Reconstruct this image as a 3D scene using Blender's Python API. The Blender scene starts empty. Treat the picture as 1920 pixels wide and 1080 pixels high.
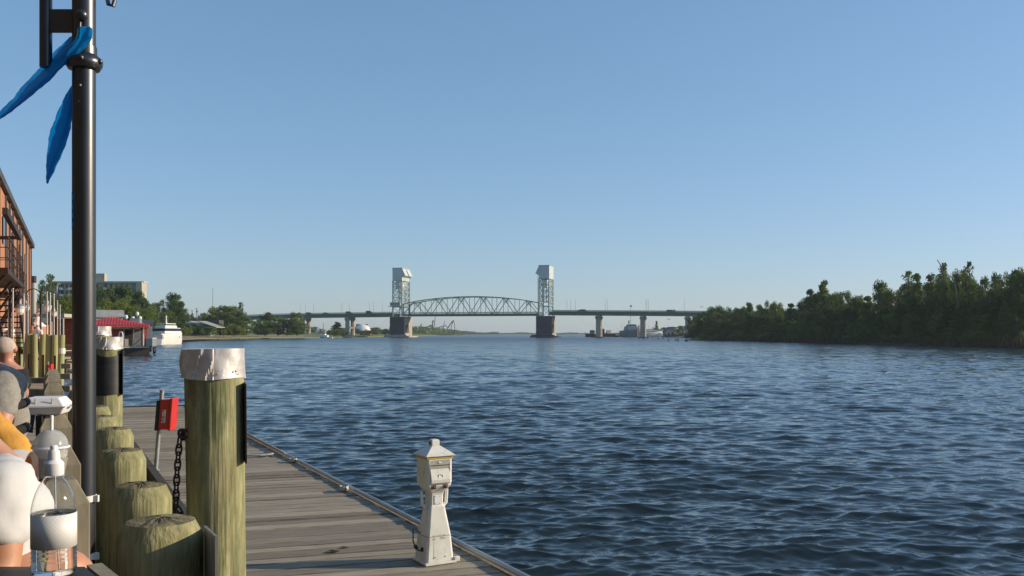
import bpy, bmesh, math, random
import numpy as np
from mathutils import Vector, Matrix
R = math.radians
sc = bpy.context.scene
col = sc.collection
# ---------------------------------------------------------------- camera
F = 1700.0; HX = 960.0; HY = 625.0; CZ = 3.3
cd = bpy.data.cameras.new('camera'); cam = bpy.data.objects.new('camera', cd); col.objects.link(cam)
cam.location = (0, 0, CZ); cam.rotation_euler = (R(90), 0, 0)
cd.sensor_width = 36; cd.lens = F / 1920 * 36; cd.shift_y = (HY - 540) / 1920
cd.clip_start = 0.05; cd.clip_end = 20000
sc.camera = cam
# ---------------------------------------------------------------- sky, sun, exposure
SUN_EL = 19.0; SUN_AZ = 84.0          # azimuth clockwise from the view axis (+Y)
w = bpy.data.worlds.new('World'); sc.world = w; w.use_nodes = True
nt = w.node_tree; bg = nt.nodes['Background']
sky = nt.nodes.new('ShaderNodeTexSky'); sky.sky_type = 'NISHITA'; sky.sun_disc = False
sky.sun_elevation = R(SUN_EL); sky.sun_rotation = R(SUN_AZ); sky.air_density = 1.0; sky.dust_density = 0.3; sky.ozone_density = 3.5
bg.inputs[1].default_value = 0.1
# the evening sky of the photograph is flatter from zenith to horizon than the clear-air model: soften each channel's range
sp = nt.nodes.new('ShaderNodeSeparateColor'); cb = nt.nodes.new('ShaderNodeCombineColor'); nt.links.new(sky.outputs[0], sp.inputs[0])
for i_, (g_, k_) in enumerate(((.70, .80), (.60, .835), (.62, 1.01))):
    a_ = nt.nodes.new('ShaderNodeMath'); a_.operation = 'MULTIPLY'; a_.inputs[1].default_value = .1; nt.links.new(sp.outputs[i_], a_.inputs[0])
    p_ = nt.nodes.new('ShaderNodeMath'); p_.operation = 'POWER'; p_.inputs[1].default_value = g_; nt.links.new(a_.outputs[0], p_.inputs[0])
    m_ = nt.nodes.new('ShaderNodeMath'); m_.operation = 'MULTIPLY'; m_.inputs[1].default_value = k_ * 10; nt.links.new(p_.outputs[0], m_.inputs[0])
    nt.links.new(m_.outputs[0], cb.inputs[i_])
nt.links.new(cb.outputs[0], bg.inputs[0])
sl = bpy.data.lights.new('sun', 'SUN'); sun = bpy.data.objects.new('sun', sl); col.objects.link(sun)
sl.energy = 4.6; sl.angle = R(0.5); sl.color = (1.0, 0.84, 0.62)
sd = Vector((math.sin(R(SUN_AZ)) * math.cos(R(SUN_EL)), math.cos(R(SUN_AZ)) * math.cos(R(SUN_EL)), math.sin(R(SUN_EL))))
sun.rotation_euler = sd.to_track_quat('Z', 'Y').to_euler(); sun.location = (30, 0, 60)
vs = sc.view_settings; vs.view_transform = 'Standard'; vs.look = 'None'; vs.exposure = 0.12; vs.gamma = 1.0
try: vs.use_curve_mapping = False
except Exception: pass
# ---------------------------------------------------------------- helpers
def P(x, y, D):
    return Vector(((x - HX) / F * D, D, CZ - (y - HY) / F * D))
def PX(x, D): return (x - HX) / F * D
def PZ(y, D): return CZ - (y - HY) / F * D
def tag(o, label=None, cat=None, group=None, kind=None):
    if label: o['label'] = label
    if cat: o['category'] = cat
    if group: o['group'] = group
    if kind: o['kind'] = kind
    return o
def thing(name, label, cat, loc=(0, 0, 0), rz=0, group=None):
    o = bpy.data.objects.new(name, None); col.objects.link(o)
    o.location = loc; o.rotation_euler = (0, 0, rz); o.empty_display_size = .3
    return tag(o, label, cat, group)
def copy_tree(o, parent=None):
    c = o.copy(); col.objects.link(c); c.parent = parent
    for ch in [k for k in bpy.data.objects if k.parent == o]: copy_tree(ch, c)
    return c
class MB:
    """collects shapes; off is subtracted from every vertex so world coordinates can be used under a thing"""
    def __init__(s, off=(0, 0, 0), rz=0):
        s.v = []; s.f = []; s.off = Vector(off); s.rot = Matrix.Rotation(-rz, 3, 'Z'); s.m = []
    def add(s, vs, fs):
        n = len(s.v); s.v += [tuple(s.rot @ (Vector(a) - s.off)) for a in vs]
        s.f += [tuple(n + i for i in f) for f in fs]
        return s
    def box(s, c, d, rz=0, M=None, taper=1.0):
        x, y, z = d[0] / 2, d[1] / 2, d[2] / 2
        q = [(-x, -y, -z), (x, -y, -z), (x, y, -z), (-x, y, -z), (-x * taper, -y * taper, z), (x * taper, -y * taper, z), (x * taper, y * taper, z), (-x * taper, y * taper, z)]
        Mx = M if M is not None else Matrix.Rotation(rz, 3, 'Z')
        return s.add([Mx @ Vector(a) + Vector(c) for a in q], [(0, 3, 2, 1), (4, 5, 6, 7), (0, 1, 5, 4), (1, 2, 6, 5), (2, 3, 7, 6), (3, 0, 4, 7)])
    def bar(s, a, b, wd, h=None, up=(0, 0, 1)):
        a = Vector(a); b = Vector(b); h = h or wd
        d = (b - a); L = d.length
        if L < 1e-6: return s
        z = d / L; u = Vector(up)
        if abs(z.dot(u)) > .99: u = Vector((0, 1, 0))
        x = u.cross(z).normalized(); y = z.cross(x)
        M = Matrix((x, y, z)).transposed()
        return s.box((a + b) / 2, (wd, h, L), M=M)
    def tube(s, pts, r, n=8, cap=True, closed=False):
        pts = [Vector(p) for p in pts]; k = len(pts)
        rs = r if isinstance(r, (list, tuple)) else [r] * k
        vs = []; fs = []; px = None
        for i, p in enumerate(pts):
            if closed: t = pts[(i + 1) % k] - pts[i - 1]
            else: t = pts[min(i + 1, k - 1)] - pts[max(i - 1, 0)]
            t.normalize()
            if px is None:
                u = Vector((0, 0, 1)) if abs(t.z) < .9 else Vector((1, 0, 0))
                px = u.cross(t).normalized()
            else:
                px = (px - t * px.dot(t)).normalized()
            py = t.cross(px)
            for j in range(n):
                a = 2 * math.pi * j / n
                vs.append(p + (px * math.cos(a) + py * math.sin(a)) * rs[i])
        for i in range(k if closed else k - 1):
            for j in range(n):
                a = i * n; b = ((i + 1) % k) * n; j2 = (j + 1) % n
                fs.append((a + j, a + j2, b + j2, b + j))
        if cap and not closed:
            fs.append(tuple(range(n - 1, -1, -1))); fs.append(tuple(range((k - 1) * n, k * n)))
        return s.add(vs, fs)
    def lathe(s, prof, c=(0, 0, 0), n=24, cap=True, fx=1, fy=1):
        vs = []; fs = []; c = Vector(c)
        for r, z in prof:
            for j in range(n):
                a = 2 * math.pi * j / n
                vs.append(c + Vector((r * math.cos(a) * fx, r * math.sin(a) * fy, z)))
        for i in range(len(prof) - 1):
            for j in range(n):
                j2 = (j + 1) % n
                fs.append((i * n + j, i * n + j2, (i + 1) * n + j2, (i + 1) * n + j))
        if cap:
            fs.append(tuple(range(n - 1, -1, -1))); k = len(prof) - 1; fs.append(tuple(range(k * n, k * n + n)))
        return s.add(vs, fs)
    def prism(s, poly, ext, M=None):
        """poly: list of 3-D points, ext: vector"""
        n = len(poly); e = Vector(ext)
        vs = [Vector(p) for p in poly] + [Vector(p) + e for p in poly]
        fs = [tuple(range(n - 1, -1, -1)), tuple(range(n, 2 * n))] + [(i, (i + 1) % n, n + (i + 1) % n, n + i) for i in range(n)]
        return s.add(vs, fs)
    def loft(s, secs, cap=True, closed=True):
        n = len(secs[0]); vs = [p for q in secs for p in q]; fs = []
        for i in range(len(secs) - 1):
            for j in range(n if closed else n - 1):
                j2 = (j + 1) % n
                fs.append((i * n + j, i * n + j2, (i + 1) * n + j2, (i + 1) * n + j))
        if cap:
            fs.append(tuple(range(n - 1, -1, -1))); k = len(secs) - 1; fs.append(tuple(range(k * n, k * n + n)))
        return s.add(vs, fs)
    def sphere(s, c, r, n=12, m=8, sq=(1, 1, 1)):
        prof = []
        vs = []; fs = []; c = Vector(c)
        for i in range(m + 1):
            t = math.pi * i / m
            for j in range(n):
                a = 2 * math.pi * j / n
                vs.append(c + Vector((max(math.sin(t), .001) * math.cos(a) * r * sq[0], max(math.sin(t), .001) * math.sin(a) * r * sq[1], -math.cos(t) * r * sq[2])))
        for i in range(m):
            for j in range(n):
                j2 = (j + 1) % n
                fs.append((i * n + j, i * n + j2, (i + 1) * n + j2, (i + 1) * n + j))
        return s.add(vs, fs)
    def build(s, name, mat, parent=None, smooth=False, bevel=0, sharp=40):
        me = bpy.data.meshes.new(name); me.from_pydata(s.v, [], s.f); me.validate()
        bm = bmesh.new(); bm.from_mesh(me); bmesh.ops.recalc_face_normals(bm, faces=bm.faces); bm.to_mesh(me); bm.free()
        if mat: me.materials.append(mat)
        o = bpy.data.objects.new(name, me); col.objects.link(o)
        if parent: o.parent = parent
        if smooth:
            me.polygons.foreach_set('use_smooth', [True] * len(me.polygons))
            try: me.set_sharp_from_angle(angle=R(sharp))
            except Exception: pass
        if bevel:
            b = o.modifiers.new('bevel', 'BEVEL'); b.width = bevel; b.segments = 2; b.limit_method = 'ANGLE'
        return o
def npmesh(name, V, Fq, mat, parent=None, smooth=False, k=4):
    me = bpy.data.meshes.new(name); nv = len(V); nf = len(Fq)
    me.vertices.add(nv); me.vertices.foreach_set('co', np.asarray(V, np.float32).ravel())
    me.loops.add(nf * k); me.loops.foreach_set('vertex_index', np.asarray(Fq, np.int32).ravel())
    me.polygons.add(nf); me.polygons.foreach_set('loop_start', np.arange(0, nf * k, k, dtype=np.int32))
    me.polygons.foreach_set('loop_total', np.full(nf, k, np.int32))
    if smooth: me.polygons.foreach_set('use_smooth', np.ones(nf, bool))
    me.update(calc_edges=True)
    if mat: me.materials.append(mat)
    o = bpy.data.objects.new(name, me); col.objects.link(o)
    if parent: o.parent = parent
    return o
# ---------------------------------------------------------------- materials
def pm(name, c1, c2=None, scale=(4, 4, 4), rough=.7, metal=0, bump=0, bscale=None, detail=6, island=0, lo=.35, hi=.65,
       spec=.5, c3=None, s3=(1.5, 1.5, 1.5), t3=(.55, .7), coat=0, dist=.02, objrand=0, extra=()):
    m = bpy.data.materials.new(name); m.use_nodes = True; n = m.node_tree.nodes; L = m.node_tree.links
    b = n['Principled BSDF']; b.inputs['Roughness'].default_value = rough; b.inputs['Metallic'].default_value = metal
    b.inputs['Specular IOR Level'].default_value = spec; b.inputs['Coat Weight'].default_value = coat
    c1 = (*c1, 1)
    if c2 is None and not bump and not island and not objrand:
        b.inputs['Base Color'].default_value = c1
    tc = n.new('ShaderNodeTexCoord')
    out = None
    if c2 is not None:
        mp = n.new('ShaderNodeMapping'); mp.inputs['Scale'].default_value = scale; L.new(tc.outputs['Object'], mp.inputs[0])
        no = n.new('ShaderNodeTexNoise'); no.inputs['Scale'].default_value = 1; no.inputs['Detail'].default_value = detail; no.inputs['Roughness'].default_value = .62
        L.new(mp.outputs[0], no.inputs['Vector'])
        cr = n.new('ShaderNodeValToRGB'); cr.color_ramp.elements[0].position = lo; cr.color_ramp.elements[1].position = hi
        cr.color_ramp.elements[0].color = c1; cr.color_ramp.elements[1].color = (*c2, 1)
        L.new(no.outputs[0], cr.inputs[0]); out = cr.outputs[0]
    for c3, s3, t3 in ([(c3, s3, t3)] if c3 is not None else []) + list(extra):
        mp = n.new('ShaderNodeMapping'); mp.inputs['Scale'].default_value = s3; L.new(tc.outputs['Object'], mp.inputs[0])
        no = n.new('ShaderNodeTexNoise'); no.inputs['Scale'].default_value = 1; no.inputs['Detail'].default_value = 8; no.inputs['Roughness'].default_value = .7
        L.new(mp.outputs[0], no.inputs['Vector'])
        cr = n.new('ShaderNodeValToRGB'); cr.color_ramp.elements[0].position = t3[0]; cr.color_ramp.elements[1].position = t3[1]
        cr.color_ramp.elements[0].color = (0, 0, 0, 1); cr.color_ramp.elements[1].color = (1, 1, 1, 1)
        L.new(no.outputs[0], cr.inputs[0])
        mx = n.new('ShaderNodeMix'); mx.data_type = 'RGBA'; L.new(cr.outputs[0], mx.inputs[0])
        if out: L.new(out, mx.inputs[6])
        else: mx.inputs[6].default_value = c1
        mx.inputs[7].default_value = (*c3, 1); out = mx.outputs[2]
    if island or objrand:
        hs = n.new('ShaderNodeHueSaturation')
        if island: g = n.new('ShaderNodeNewGeometry'); src = g.outputs['Random Per Island']; amt = island
        else: g = n.new('ShaderNodeObjectInfo'); src = g.outputs['Random']; amt = objrand
        mr = n.new('ShaderNodeMapRange'); mr.inputs[3].default_value = 1 - amt; mr.inputs[4].default_value = 1 + amt
        L.new(src, mr.inputs[0]); L.new(mr.outputs[0], hs.inputs['Value'])
        if island and objrand:
            oi = n.new('ShaderNodeObjectInfo'); m2 = n.new('ShaderNodeMapRange'); m2.inputs[3].default_value = .5 - objrand * .06; m2.inputs[4].default_value = .5 + objrand * .06
            L.new(oi.outputs['Random'], m2.inputs[0]); L.new(m2.outputs[0], hs.inputs['Hue'])
        if out: L.new(out, hs.inputs['Color'])
        else: hs.inputs['Color'].default_value = c1
        out = hs.outputs[0]
    if out: L.new(out, b.inputs['Base Color'])
    if bump:
        mp = n.new('ShaderNodeMapping'); mp.inputs['Scale'].default_value = bscale or scale; L.new(tc.outputs['Object'], mp.inputs[0])
        no = n.new('ShaderNodeTexNoise'); no.inputs['Scale'].default_value = 1; no.inputs['Detail'].default_value = 5
        L.new(mp.outputs[0], no.inputs['Vector'])
        bp = n.new('ShaderNodeBump'); bp.inputs['Strength'].default_value = bump; bp.inputs['Distance'].default_value = dist
        L.new(no.outputs[0], bp.inputs['Height']); L.new(bp.outputs[0], b.inputs['Normal'])
    return m
def leafmat(name, c1, c2, tr=.4):
    m = bpy.data.materials.new(name); m.use_nodes = True; n = m.node_tree.nodes; L = m.node_tree.links
    for x in list(n):
        if x.type != 'OUTPUT_MATERIAL': n.remove(x)
    out = [x for x in n if x.type == 'OUTPUT_MATERIAL'][0]
    g = n.new('ShaderNodeNewGeometry'); oi = n.new('ShaderNodeObjectInfo')
    ad = n.new('ShaderNodeMath'); ad.operation = 'MULTIPLY_ADD'; ad.inputs[1].default_value = .55; L.new(g.outputs['Random Per Island'], ad.inputs[0])
    m2 = n.new('ShaderNodeMath'); m2.operation = 'MULTIPLY'; m2.inputs[1].default_value = .45; L.new(oi.outputs['Random'], m2.inputs[0]); L.new(m2.outputs[0], ad.inputs[2])
    cr = n.new('ShaderNodeValToRGB'); cr.color_ramp.elements[0].color = (*c1, 1); cr.color_ramp.elements[1].color = (*c2, 1); L.new(ad.outputs[0], cr.inputs[0])
    d = n.new('ShaderNodeBsdfDiffuse'); t = n.new('ShaderNodeBsdfTranslucent'); mx = n.new('ShaderNodeMixShader'); mx.inputs[0].default_value = tr
    L.new(cr.outputs[0], d.inputs[0]); L.new(cr.outputs[0], t.inputs[0]); L.new(d.outputs[0], mx.inputs[1]); L.new(t.outputs[0], mx.inputs[2]); L.new(mx.outputs[0], out.inputs[0])
    return m
def glassmat(name, colr=(.95, .97, .98), rough=.02, ior=1.45):
    m = bpy.data.materials.new(name); m.use_nodes = True; b = m.node_tree.nodes['Principled BSDF']
    b.inputs['Base Color'].default_value = (*colr, 1); b.inputs['Roughness'].default_value = rough
    b.inputs['Transmission Weight'].default_value = 1; b.inputs['IOR'].default_value = ior
    return m
M = {}
M['pile'] = pm('treated_pile_wood', (.19, .175, .08), (.43, .40, .21), scale=(17, 17, 2.4), rough=.85, bump=.7, bscale=(55, 55, 2.2), lo=.32, hi=.66, c3=(.16, .145, .06), s3=(40, 40, 2.2), t3=(.56, .72), dist=.012, extra=(((.15, .17, .075), (5, 5, 1.2), (.5, .62)), ((.20, .15, .085), (3.5, 3.5, 1.6), (.56, .66)), ((.10, .085, .035), (5, 5, 46), (.665, .69))))
M['pile_far'] = pm('green_pile_wood', (.22, .26, .12), (.33, .36, .18), scale=(8, 8, .8), rough=.85, objrand=.15)
M['stump_top'] = pm('weathered_end_grain', (.10, .085, .05), (.26, .22, .12), scale=(14, 14, 14), rough=.9, bump=.6, bscale=(30, 30, 30))
M['board'] = pm('weathered_deck_boards', (.20, .165, .12), (.40, .345, .265), scale=(3, 34, 9), rough=.85, island=.30, bump=.8, bscale=(4, 90, 20), lo=.3, hi=.7, c3=(.09, .07, .05), s3=(3.5, 55, 5), t3=(.60, .72), dist=.01)
M['timber'] = pm('grey_timber', (.16, .14, .10), (.30, .27, .19), scale=(10, 10, 2), rough=.85, bump=.4, objrand=.1)
M['timber_dark'] = pm('dark_timber', (.035, .03, .025), (.07, .06, .045), scale=(8, 8, 3), rough=.9)
M['capmetal'] = pm('galvanised_cap', (.50, .46, .44), (.72, .69, .66), scale=(9, 9, 9), rough=.42, metal=.35, bump=.15, bscale=(14, 14, 14), c3=(.30, .27, .23), s3=(10, 10, 10), t3=(.62, .8))
M['blackpaint'] = pm('black_gloss_paint', (.012, .013, .015), (.02, .022, .024), scale=(3, 3, 3), rough=.33, spec=1.0, bump=.03, bscale=(20, 20, 5))
M['darksteel'] = pm('dark_steel_plate', (.03, .03, .032), (.06, .055, .05), scale=(9, 9, 9), rough=.55, metal=.4)
M['greysteel'] = pm('grey_steel', (.30, .31, .32), (.42, .42, .42), scale=(9, 9, 9), rough=.5, metal=.6)
M['chain'] = pm('rusty_chain', (.05, .038, .03), (.10, .07, .05), scale=(60, 60, 60), rough=.7, metal=.4)
M['redbox'] = pm('red_plastic', (.55, .025, .02), (.62, .04, .03), scale=(8, 8, 8), rough=.4)
M['white'] = pm('white_paint', (.72, .71, .66), (.80, .79, .75), scale=(3, 3, 3), rough=.5)
M['ped'] = pm('weathered_white_fibreglass', (.66, .64, .56), (.80, .79, .73), scale=(7, 7, 5), rough=.5, c3=(.40, .36, .25), s3=(16, 16, 7), t3=(.56, .78))
M['yellow'] = pm('faded_yellow_strip', (.55, .38, .08), (.62, .45, .12), scale=(20, 20, 20), rough=.6)
M['black'] = pm('black_plastic', (.015, .015, .016), (.03, .03, .03), scale=(9, 9, 9), rough=.5)
M['pipe'] = pm('grey_plastic_pipe', (.40, .42, .45), (.52, .54, .56), scale=(5, 5, 5), rough=.45)
M['rope'] = pm('pale_rope', (.45, .43, .38), (.62, .60, .55), scale=(80, 80, 80), rough=.9)
M['blue'] = None
M['bridge'] = pm('bridge_green_paint', (.075, .15, .125), (.10, .18, .15), scale=(.2, .2, .2), rough=.55)
M['bridge_pale'] = pm('tower_steel_paint', (.33, .42, .40), (.40, .49, .46), scale=(.3, .3, .3), rough=.55)
M['bridge_house'] = pm('machine_house_cladding', (.50, .55, .52), (.58, .62, .58), scale=(.15, .15, .4), rough=.5)
M['concrete'] = pm('pier_concrete', (.33, .30, .24), (.45, .41, .34), scale=(.25, .25, .1), rough=.85, c3=(.22, .18, .13), s3=(.5, .5, .06), t3=(.5, .7))
M['fender'] = pm('dark_fender_timber', (.03, .038, .045), (.075, .085, .095), scale=(1.5, 1.5, .2), rough=.9)
M['asphalt'] = pm('asphalt', (.05, .05, .05), (.07, .07, .07), scale=(.5, .5, .5), rough=.9)
M['brick'] = pm('red_brown_siding', (.40, .17, .085), (.56, .26, .13), scale=(.6, .6, .3), rough=.85, c3=(.27, .12, .07), s3=(1.2, 1.2, .3), t3=(.5, .7))
M['iron'] = pm('black_iron', (.02, .018, .016), (.035, .03, .028), scale=(3, 3, 3), rough=.6)
M['grass'] = pm('lawn_grass', (.10, .13, .03), (.17, .19, .055), scale=(.15, .15, .15), rough=.95)
M['soil'] = pm('bank_earth', (.05, .045, .028), (.10, .085, .05), scale=(.3, .3, .3), rough=.95)
M['glassdark'] = pm('dark_window_glass', (.012, .016, .02), (.02, .026, .032), scale=(.5, .5, .5), rough=.12)
M['trunk'] = pm('tree_bark', (.10, .08, .055), (.20, .17, .13), scale=(2, 2, .5), rough=.95)
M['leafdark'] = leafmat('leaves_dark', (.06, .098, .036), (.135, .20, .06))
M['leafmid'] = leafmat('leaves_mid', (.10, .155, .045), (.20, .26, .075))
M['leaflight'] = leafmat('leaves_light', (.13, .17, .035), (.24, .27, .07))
M['reed'] = leafmat('reed_blades', (.10, .075, .04), (.16, .13, .07), tr=.2)
M['redroof'] = pm('red_metal_roof', (.62, .05, .045), (.70, .08, .06), scale=(1, 1, 1), rough=.45)
M['redwall'] = pm('red_paint_wall', (.40, .06, .04), (.50, .10, .07), scale=(2, 2, 2), rough=.6)
M['cream'] = pm('cream_wall', (.55, .49, .38), (.62, .56, .45), scale=(.3, .3, .3), rough=.8)
M['greywall'] = pm('grey_siding', (.19, .20, .22), (.26, .27, .29), scale=(.3, .3, 2), rough=.7)
M['tan'] = pm('tan_concrete', (.42, .37, .29), (.50, .45, .36), scale=(.1, .1, .3), rough=.85)
M['roofgrey'] = pm('grey_shingle', (.28, .27, .25), (.38, .37, .35), scale=(.5, .5, .5), rough=.8)
M['roofdark'] = pm('dark_roof', (.05, .055, .06), (.08, .085, .09), scale=(.5, .5, .5), rough=.7)
M['boatwhite'] = pm('boat_gelcoat', (.74, .72, .66), (.80, .78, .73), scale=(.5, .5, .5), rough=.35)
M['shipgrey'] = pm('ship_grey_paint', (.13, .19, .21), (.20, .27, .29), scale=(.3, .3, .3), rough=.6)
M['rust'] = pm('rusty_steel', (.16, .06, .03), (.26, .11, .05), scale=(2, 2, 1), rough=.9)
M['wetdark'] = pm('wet_dark_timber', (.02, .018, .015), (.045, .04, .03), scale=(3, 3, 1), rough=.7)
M['skin'] = pm('tanned_skin', (.46, .21, .12), (.54, .27, .16), scale=(9, 9, 9), rough=.5)
M['skin2'] = pm('reddened_skin', (.45, .19, .13), (.52, .26, .18), scale=(20, 20, 20), rough=.5)
M['tshirt'] = pm('white_cotton', (.62, .61, .60), (.68, .67, .66), scale=(5, 5, 5), rough=.9, bump=.25, bscale=(9, 9, 5))
M['ochre'] = pm('ochre_cotton', (.58, .28, .045), (.68, .35, .07), scale=(8, 8, 8), rough=.9, bump=.5, bscale=(14, 14, 8))
M['greycloth'] = pm('heather_grey_cloth', (.25, .235, .21), (.32, .30, .27), scale=(60, 60, 60), rough=.9, bump=.4, bscale=(5, 5, 9))
M['blackcloth'] = pm('black_cloth', (.014, .014, .015), (.024, .024, .025), scale=(30, 30, 30), rough=.95)
M['denim'] = pm('navy_cloth', (.03, .04, .07), (.05, .06, .10), scale=(40, 40, 40), rough=.9)
M['greyhair'] = pm('grey_hair', (.40, .31, .25), (.56, .46, .39), scale=(60, 60, 20), rough=.8)
M['foam'] = pm('white_foam', (.76, .76, .77), (.80, .80, .80), scale=(9, 9, 9), rough=.6)
M['car'] = pm('car_paint_dark', (.03, .035, .04), (.04, .045, .05), scale=(2, 2, 2), rough=.3)
def cloth_blue():
    m = bpy.data.materials.new('blue_nylon'); m.use_nodes = True; n = m.node_tree.nodes; L = m.node_tree.links
    out = [x for x in n if x.type == 'OUTPUT_MATERIAL'][0]; b = n['Principled BSDF']
    b.inputs['Base Color'].default_value = (.012, .38, .72, 1); b.inputs['Roughness'].default_value = .45
    t = n.new('ShaderNodeBsdfTranslucent'); t.inputs[0].default_value = (.0, .60, .98, 1)
    mx = n.new('ShaderNodeMixShader'); mx.inputs[0].default_value = .6
    L.new(b.outputs[0], mx.inputs[1]); L.new(t.outputs[0], mx.inputs[2]); L.new(mx.outputs[0], out.inputs[0]); return m
M['blue'] = cloth_blue()
M['pet'] = glassmat('clear_plastic', (.98, .99, .99), .03, 1.3)
M['cupplastic'] = glassmat('milky_cup_plastic', (.86, .87, .86), .12, 1.2); M['cupplastic'].node_tree.nodes['Principled BSDF'].inputs['Transmission Weight'].default_value = .72
def watermat():
    m = bpy.data.materials.new('river_water'); m.use_nodes = True; n = m.node_tree.nodes; L = m.node_tree.links
    b = n['Principled BSDF']; b.inputs['Base Color'].default_value = (.018, .027, .030, 1)
    b.inputs['Roughness'].default_value = .06; b.inputs['IOR'].default_value = 1.33
    g = n.new('ShaderNodeNewGeometry')
    def nz(scale, det, rot=0, rough=.55, color=False):
        mp = n.new('ShaderNodeMapping'); mp.inputs['Scale'].default_value = scale; mp.inputs['Rotation'].default_value = (0, 0, rot)
        L.new(g.outputs['Position'], mp.inputs[0])
        no = n.new('ShaderNodeTexNoise'); no.inputs['Scale'].default_value = 1; no.inputs['Detail'].default_value = det; no.inputs['Roughness'].default_value = rough
        L.new(mp.outputs[0], no.inputs['Vector']); return no.outputs[1 if color else 0]
    def math_(op, a, c):
        x = n.new('ShaderNodeMath'); x.operation = op
        for i, q in enumerate((a, c)):
            if isinstance(q, (int, float)): x.inputs[i].default_value = q
            else: L.new(q, x.inputs[i])
        return x.outputs[0]
    def vmath(op, a, c):
        x = n.new('ShaderNodeVectorMath'); x.operation = op
        for i, q in enumerate((a, c)):
            if isinstance(q, tuple): x.inputs[i].default_value = q
            else: L.new(q, x.inputs[i])
        return x.outputs[0]
    def vscale(a, k):
        x = n.new('ShaderNodeVectorMath'); x.operation = 'SCALE'; L.new(a, x.inputs[0])
        if isinstance(k, (int, float)): x.inputs[3].default_value = k
        else: L.new(k, x.inputs[3])
        return x.outputs[0]
    ln = n.new('ShaderNodeVectorMath'); ln.operation = 'LENGTH'; L.new(g.outputs['Position'], ln.inputs[0])
    far = n.new('ShaderNodeMapRange'); far.inputs[1].default_value = 18; far.inputs[2].default_value = 110; far.inputs[3].default_value = .12; L.new(ln.outputs['Value'], far.inputs[0])
    # short chop as slopes (not heights): the modelled waves carry the near water, these the far water
    s1 = vmath('SUBTRACT', nz((.8, 2.2, 1), 5, .12, .7, True), (.5, .5, .5))
    s2 = vmath('SUBTRACT', nz((.10, .20, 1), 6, -.1, .75, True), (.5, .5, .5))
    # wind lanes: how rough the chop is, in long patches
    w1 = nz((.05, .018, 1), 6, .05, .6); w2 = nz((.012, .006, 1), 4, -.2, .6)
    lane = math_('ADD', math_('MULTIPLY', math_('POWER', math_('MULTIPLY', w1, 2.0), 2.2), .75), math_('MULTIPLY', w2, .5))
    sl = vmath('ADD', vscale(s1, .85), vscale(s2, .30))
    sl = vscale(sl, math_('MULTIPLY', far.outputs[0], lane))
    fine = vscale(vmath('SUBTRACT', nz((7, 12, 1), 3, -.3, .5, True), (.5, .5, .5)), .15)
    sl = vmath('MULTIPLY', vmath('ADD', sl, fine), (.8, 1.0, 0.0))
    nn = vmath('NORMALIZE', vmath('ADD', g.outputs['Normal'], sl), (0, 0, 0))
    L.new(nn, b.inputs['Normal']); b.inputs['Specular Tint'].default_value = (1, 1, .90, 1)
    rg = n.new('ShaderNodeMapRange'); rg.inputs[1].default_value = 60; rg.inputs[2].default_value = 420; rg.inputs[3].default_value = .05; rg.inputs[4].default_value = .26
    L.new(ln.outputs['Value'], rg.inputs[0]); L.new(rg.outputs[0], b.inputs['Roughness'])
    return m
M['water'] = watermat()
# ================================================================ SETTING: water and land
def build_water():
    rs = [0.0, 3.0, 6.0]; r = 8.0
    while r < 130: rs.append(r); r *= 1.0025
    while r < 1100: rs.append(r); r *= 1.0042
    while r < 9000: rs.append(r); r *= 1.02
    rs = np.array(rs)
    an = np.concatenate([np.arange(-180, -42, 4.0), np.arange(-42, 42, .12), np.arange(42, 180.1, 4.0)])
    an = np.radians(an)
    Rr, A = np.meshgrid(rs, an, indexing='ij')
    X = Rr * np.sin(A); Y = Rr * np.cos(A); Z = np.zeros_like(X)
    g = np.random.RandomState(5)
    K = 110
    lam = np.concatenate([np.exp(g.uniform(np.log(.14), np.log(1.6), K)), np.exp(g.uniform(np.log(1.6), np.log(14), 54))])
    spacing = np.maximum(Rr * .0025, Rr * math.radians(.12))
    spacing[(Rr > 1100)] = 100; spacing[np.abs(A) > math.radians(42)] = 10
    DX = np.zeros_like(X); DY = np.zeros_like(X)
    gust = .92 + .17 * np.sin(X * .11 + Y * .043 + 1) * np.sin(X * .037 - Y * .071 + 2) + .13 * np.sin(X * .31 - Y * .12) * np.sin(Y * .21 + X * .05) + .10 * np.sin(X * .013 + Y * .017)
    for l in lam:
        th = g.normal(0, .40) - .14; k = 2 * math.pi / l
        amp = .040 * l / (2 * math.pi) * (1.0 if l < 1.3 else .8)
        kx, ky = k * math.sin(th), k * math.cos(th); ph = g.uniform(0, 6.28)
        att = np.clip((l / spacing - 2.6) / 2.5, 0, 1)
        if l > 1.6: att = att * (.30 + .45 * np.clip((Rr - l * 18) / (l * 30), 0, 1))
        # groupiness
        gq = .55 + .45 * np.sin(X * k * .11 * math.cos(th) - Y * k * .13 * math.sin(th) + ph * 3 + .07 * k * Y)
        a = gust * amp * att * gq * 1.22 * (l / .6) ** -.2
        ar = kx * X + ky * Y + ph
        Z += a * np.sin(ar); c = np.cos(ar) * a * .75
        DX += c * math.sin(th); DY += c * math.cos(th)
    V = np.stack([X + DX, Y + DY, Z], -1).reshape(-1, 3)
    nr, na = X.shape
    i = np.arange(nr - 1)[:, None] * na; j = np.arange(na - 1)[None, :]
    q = np.stack([i + j, i + na + j, i + na + j + 1, i + j + 1], -1).reshape(-1, 4)[:, ::-1]
    o = npmesh('river_water', V, q, M['water'], smooth=True)
    tag(o, kind='structure')
build_water()
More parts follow.
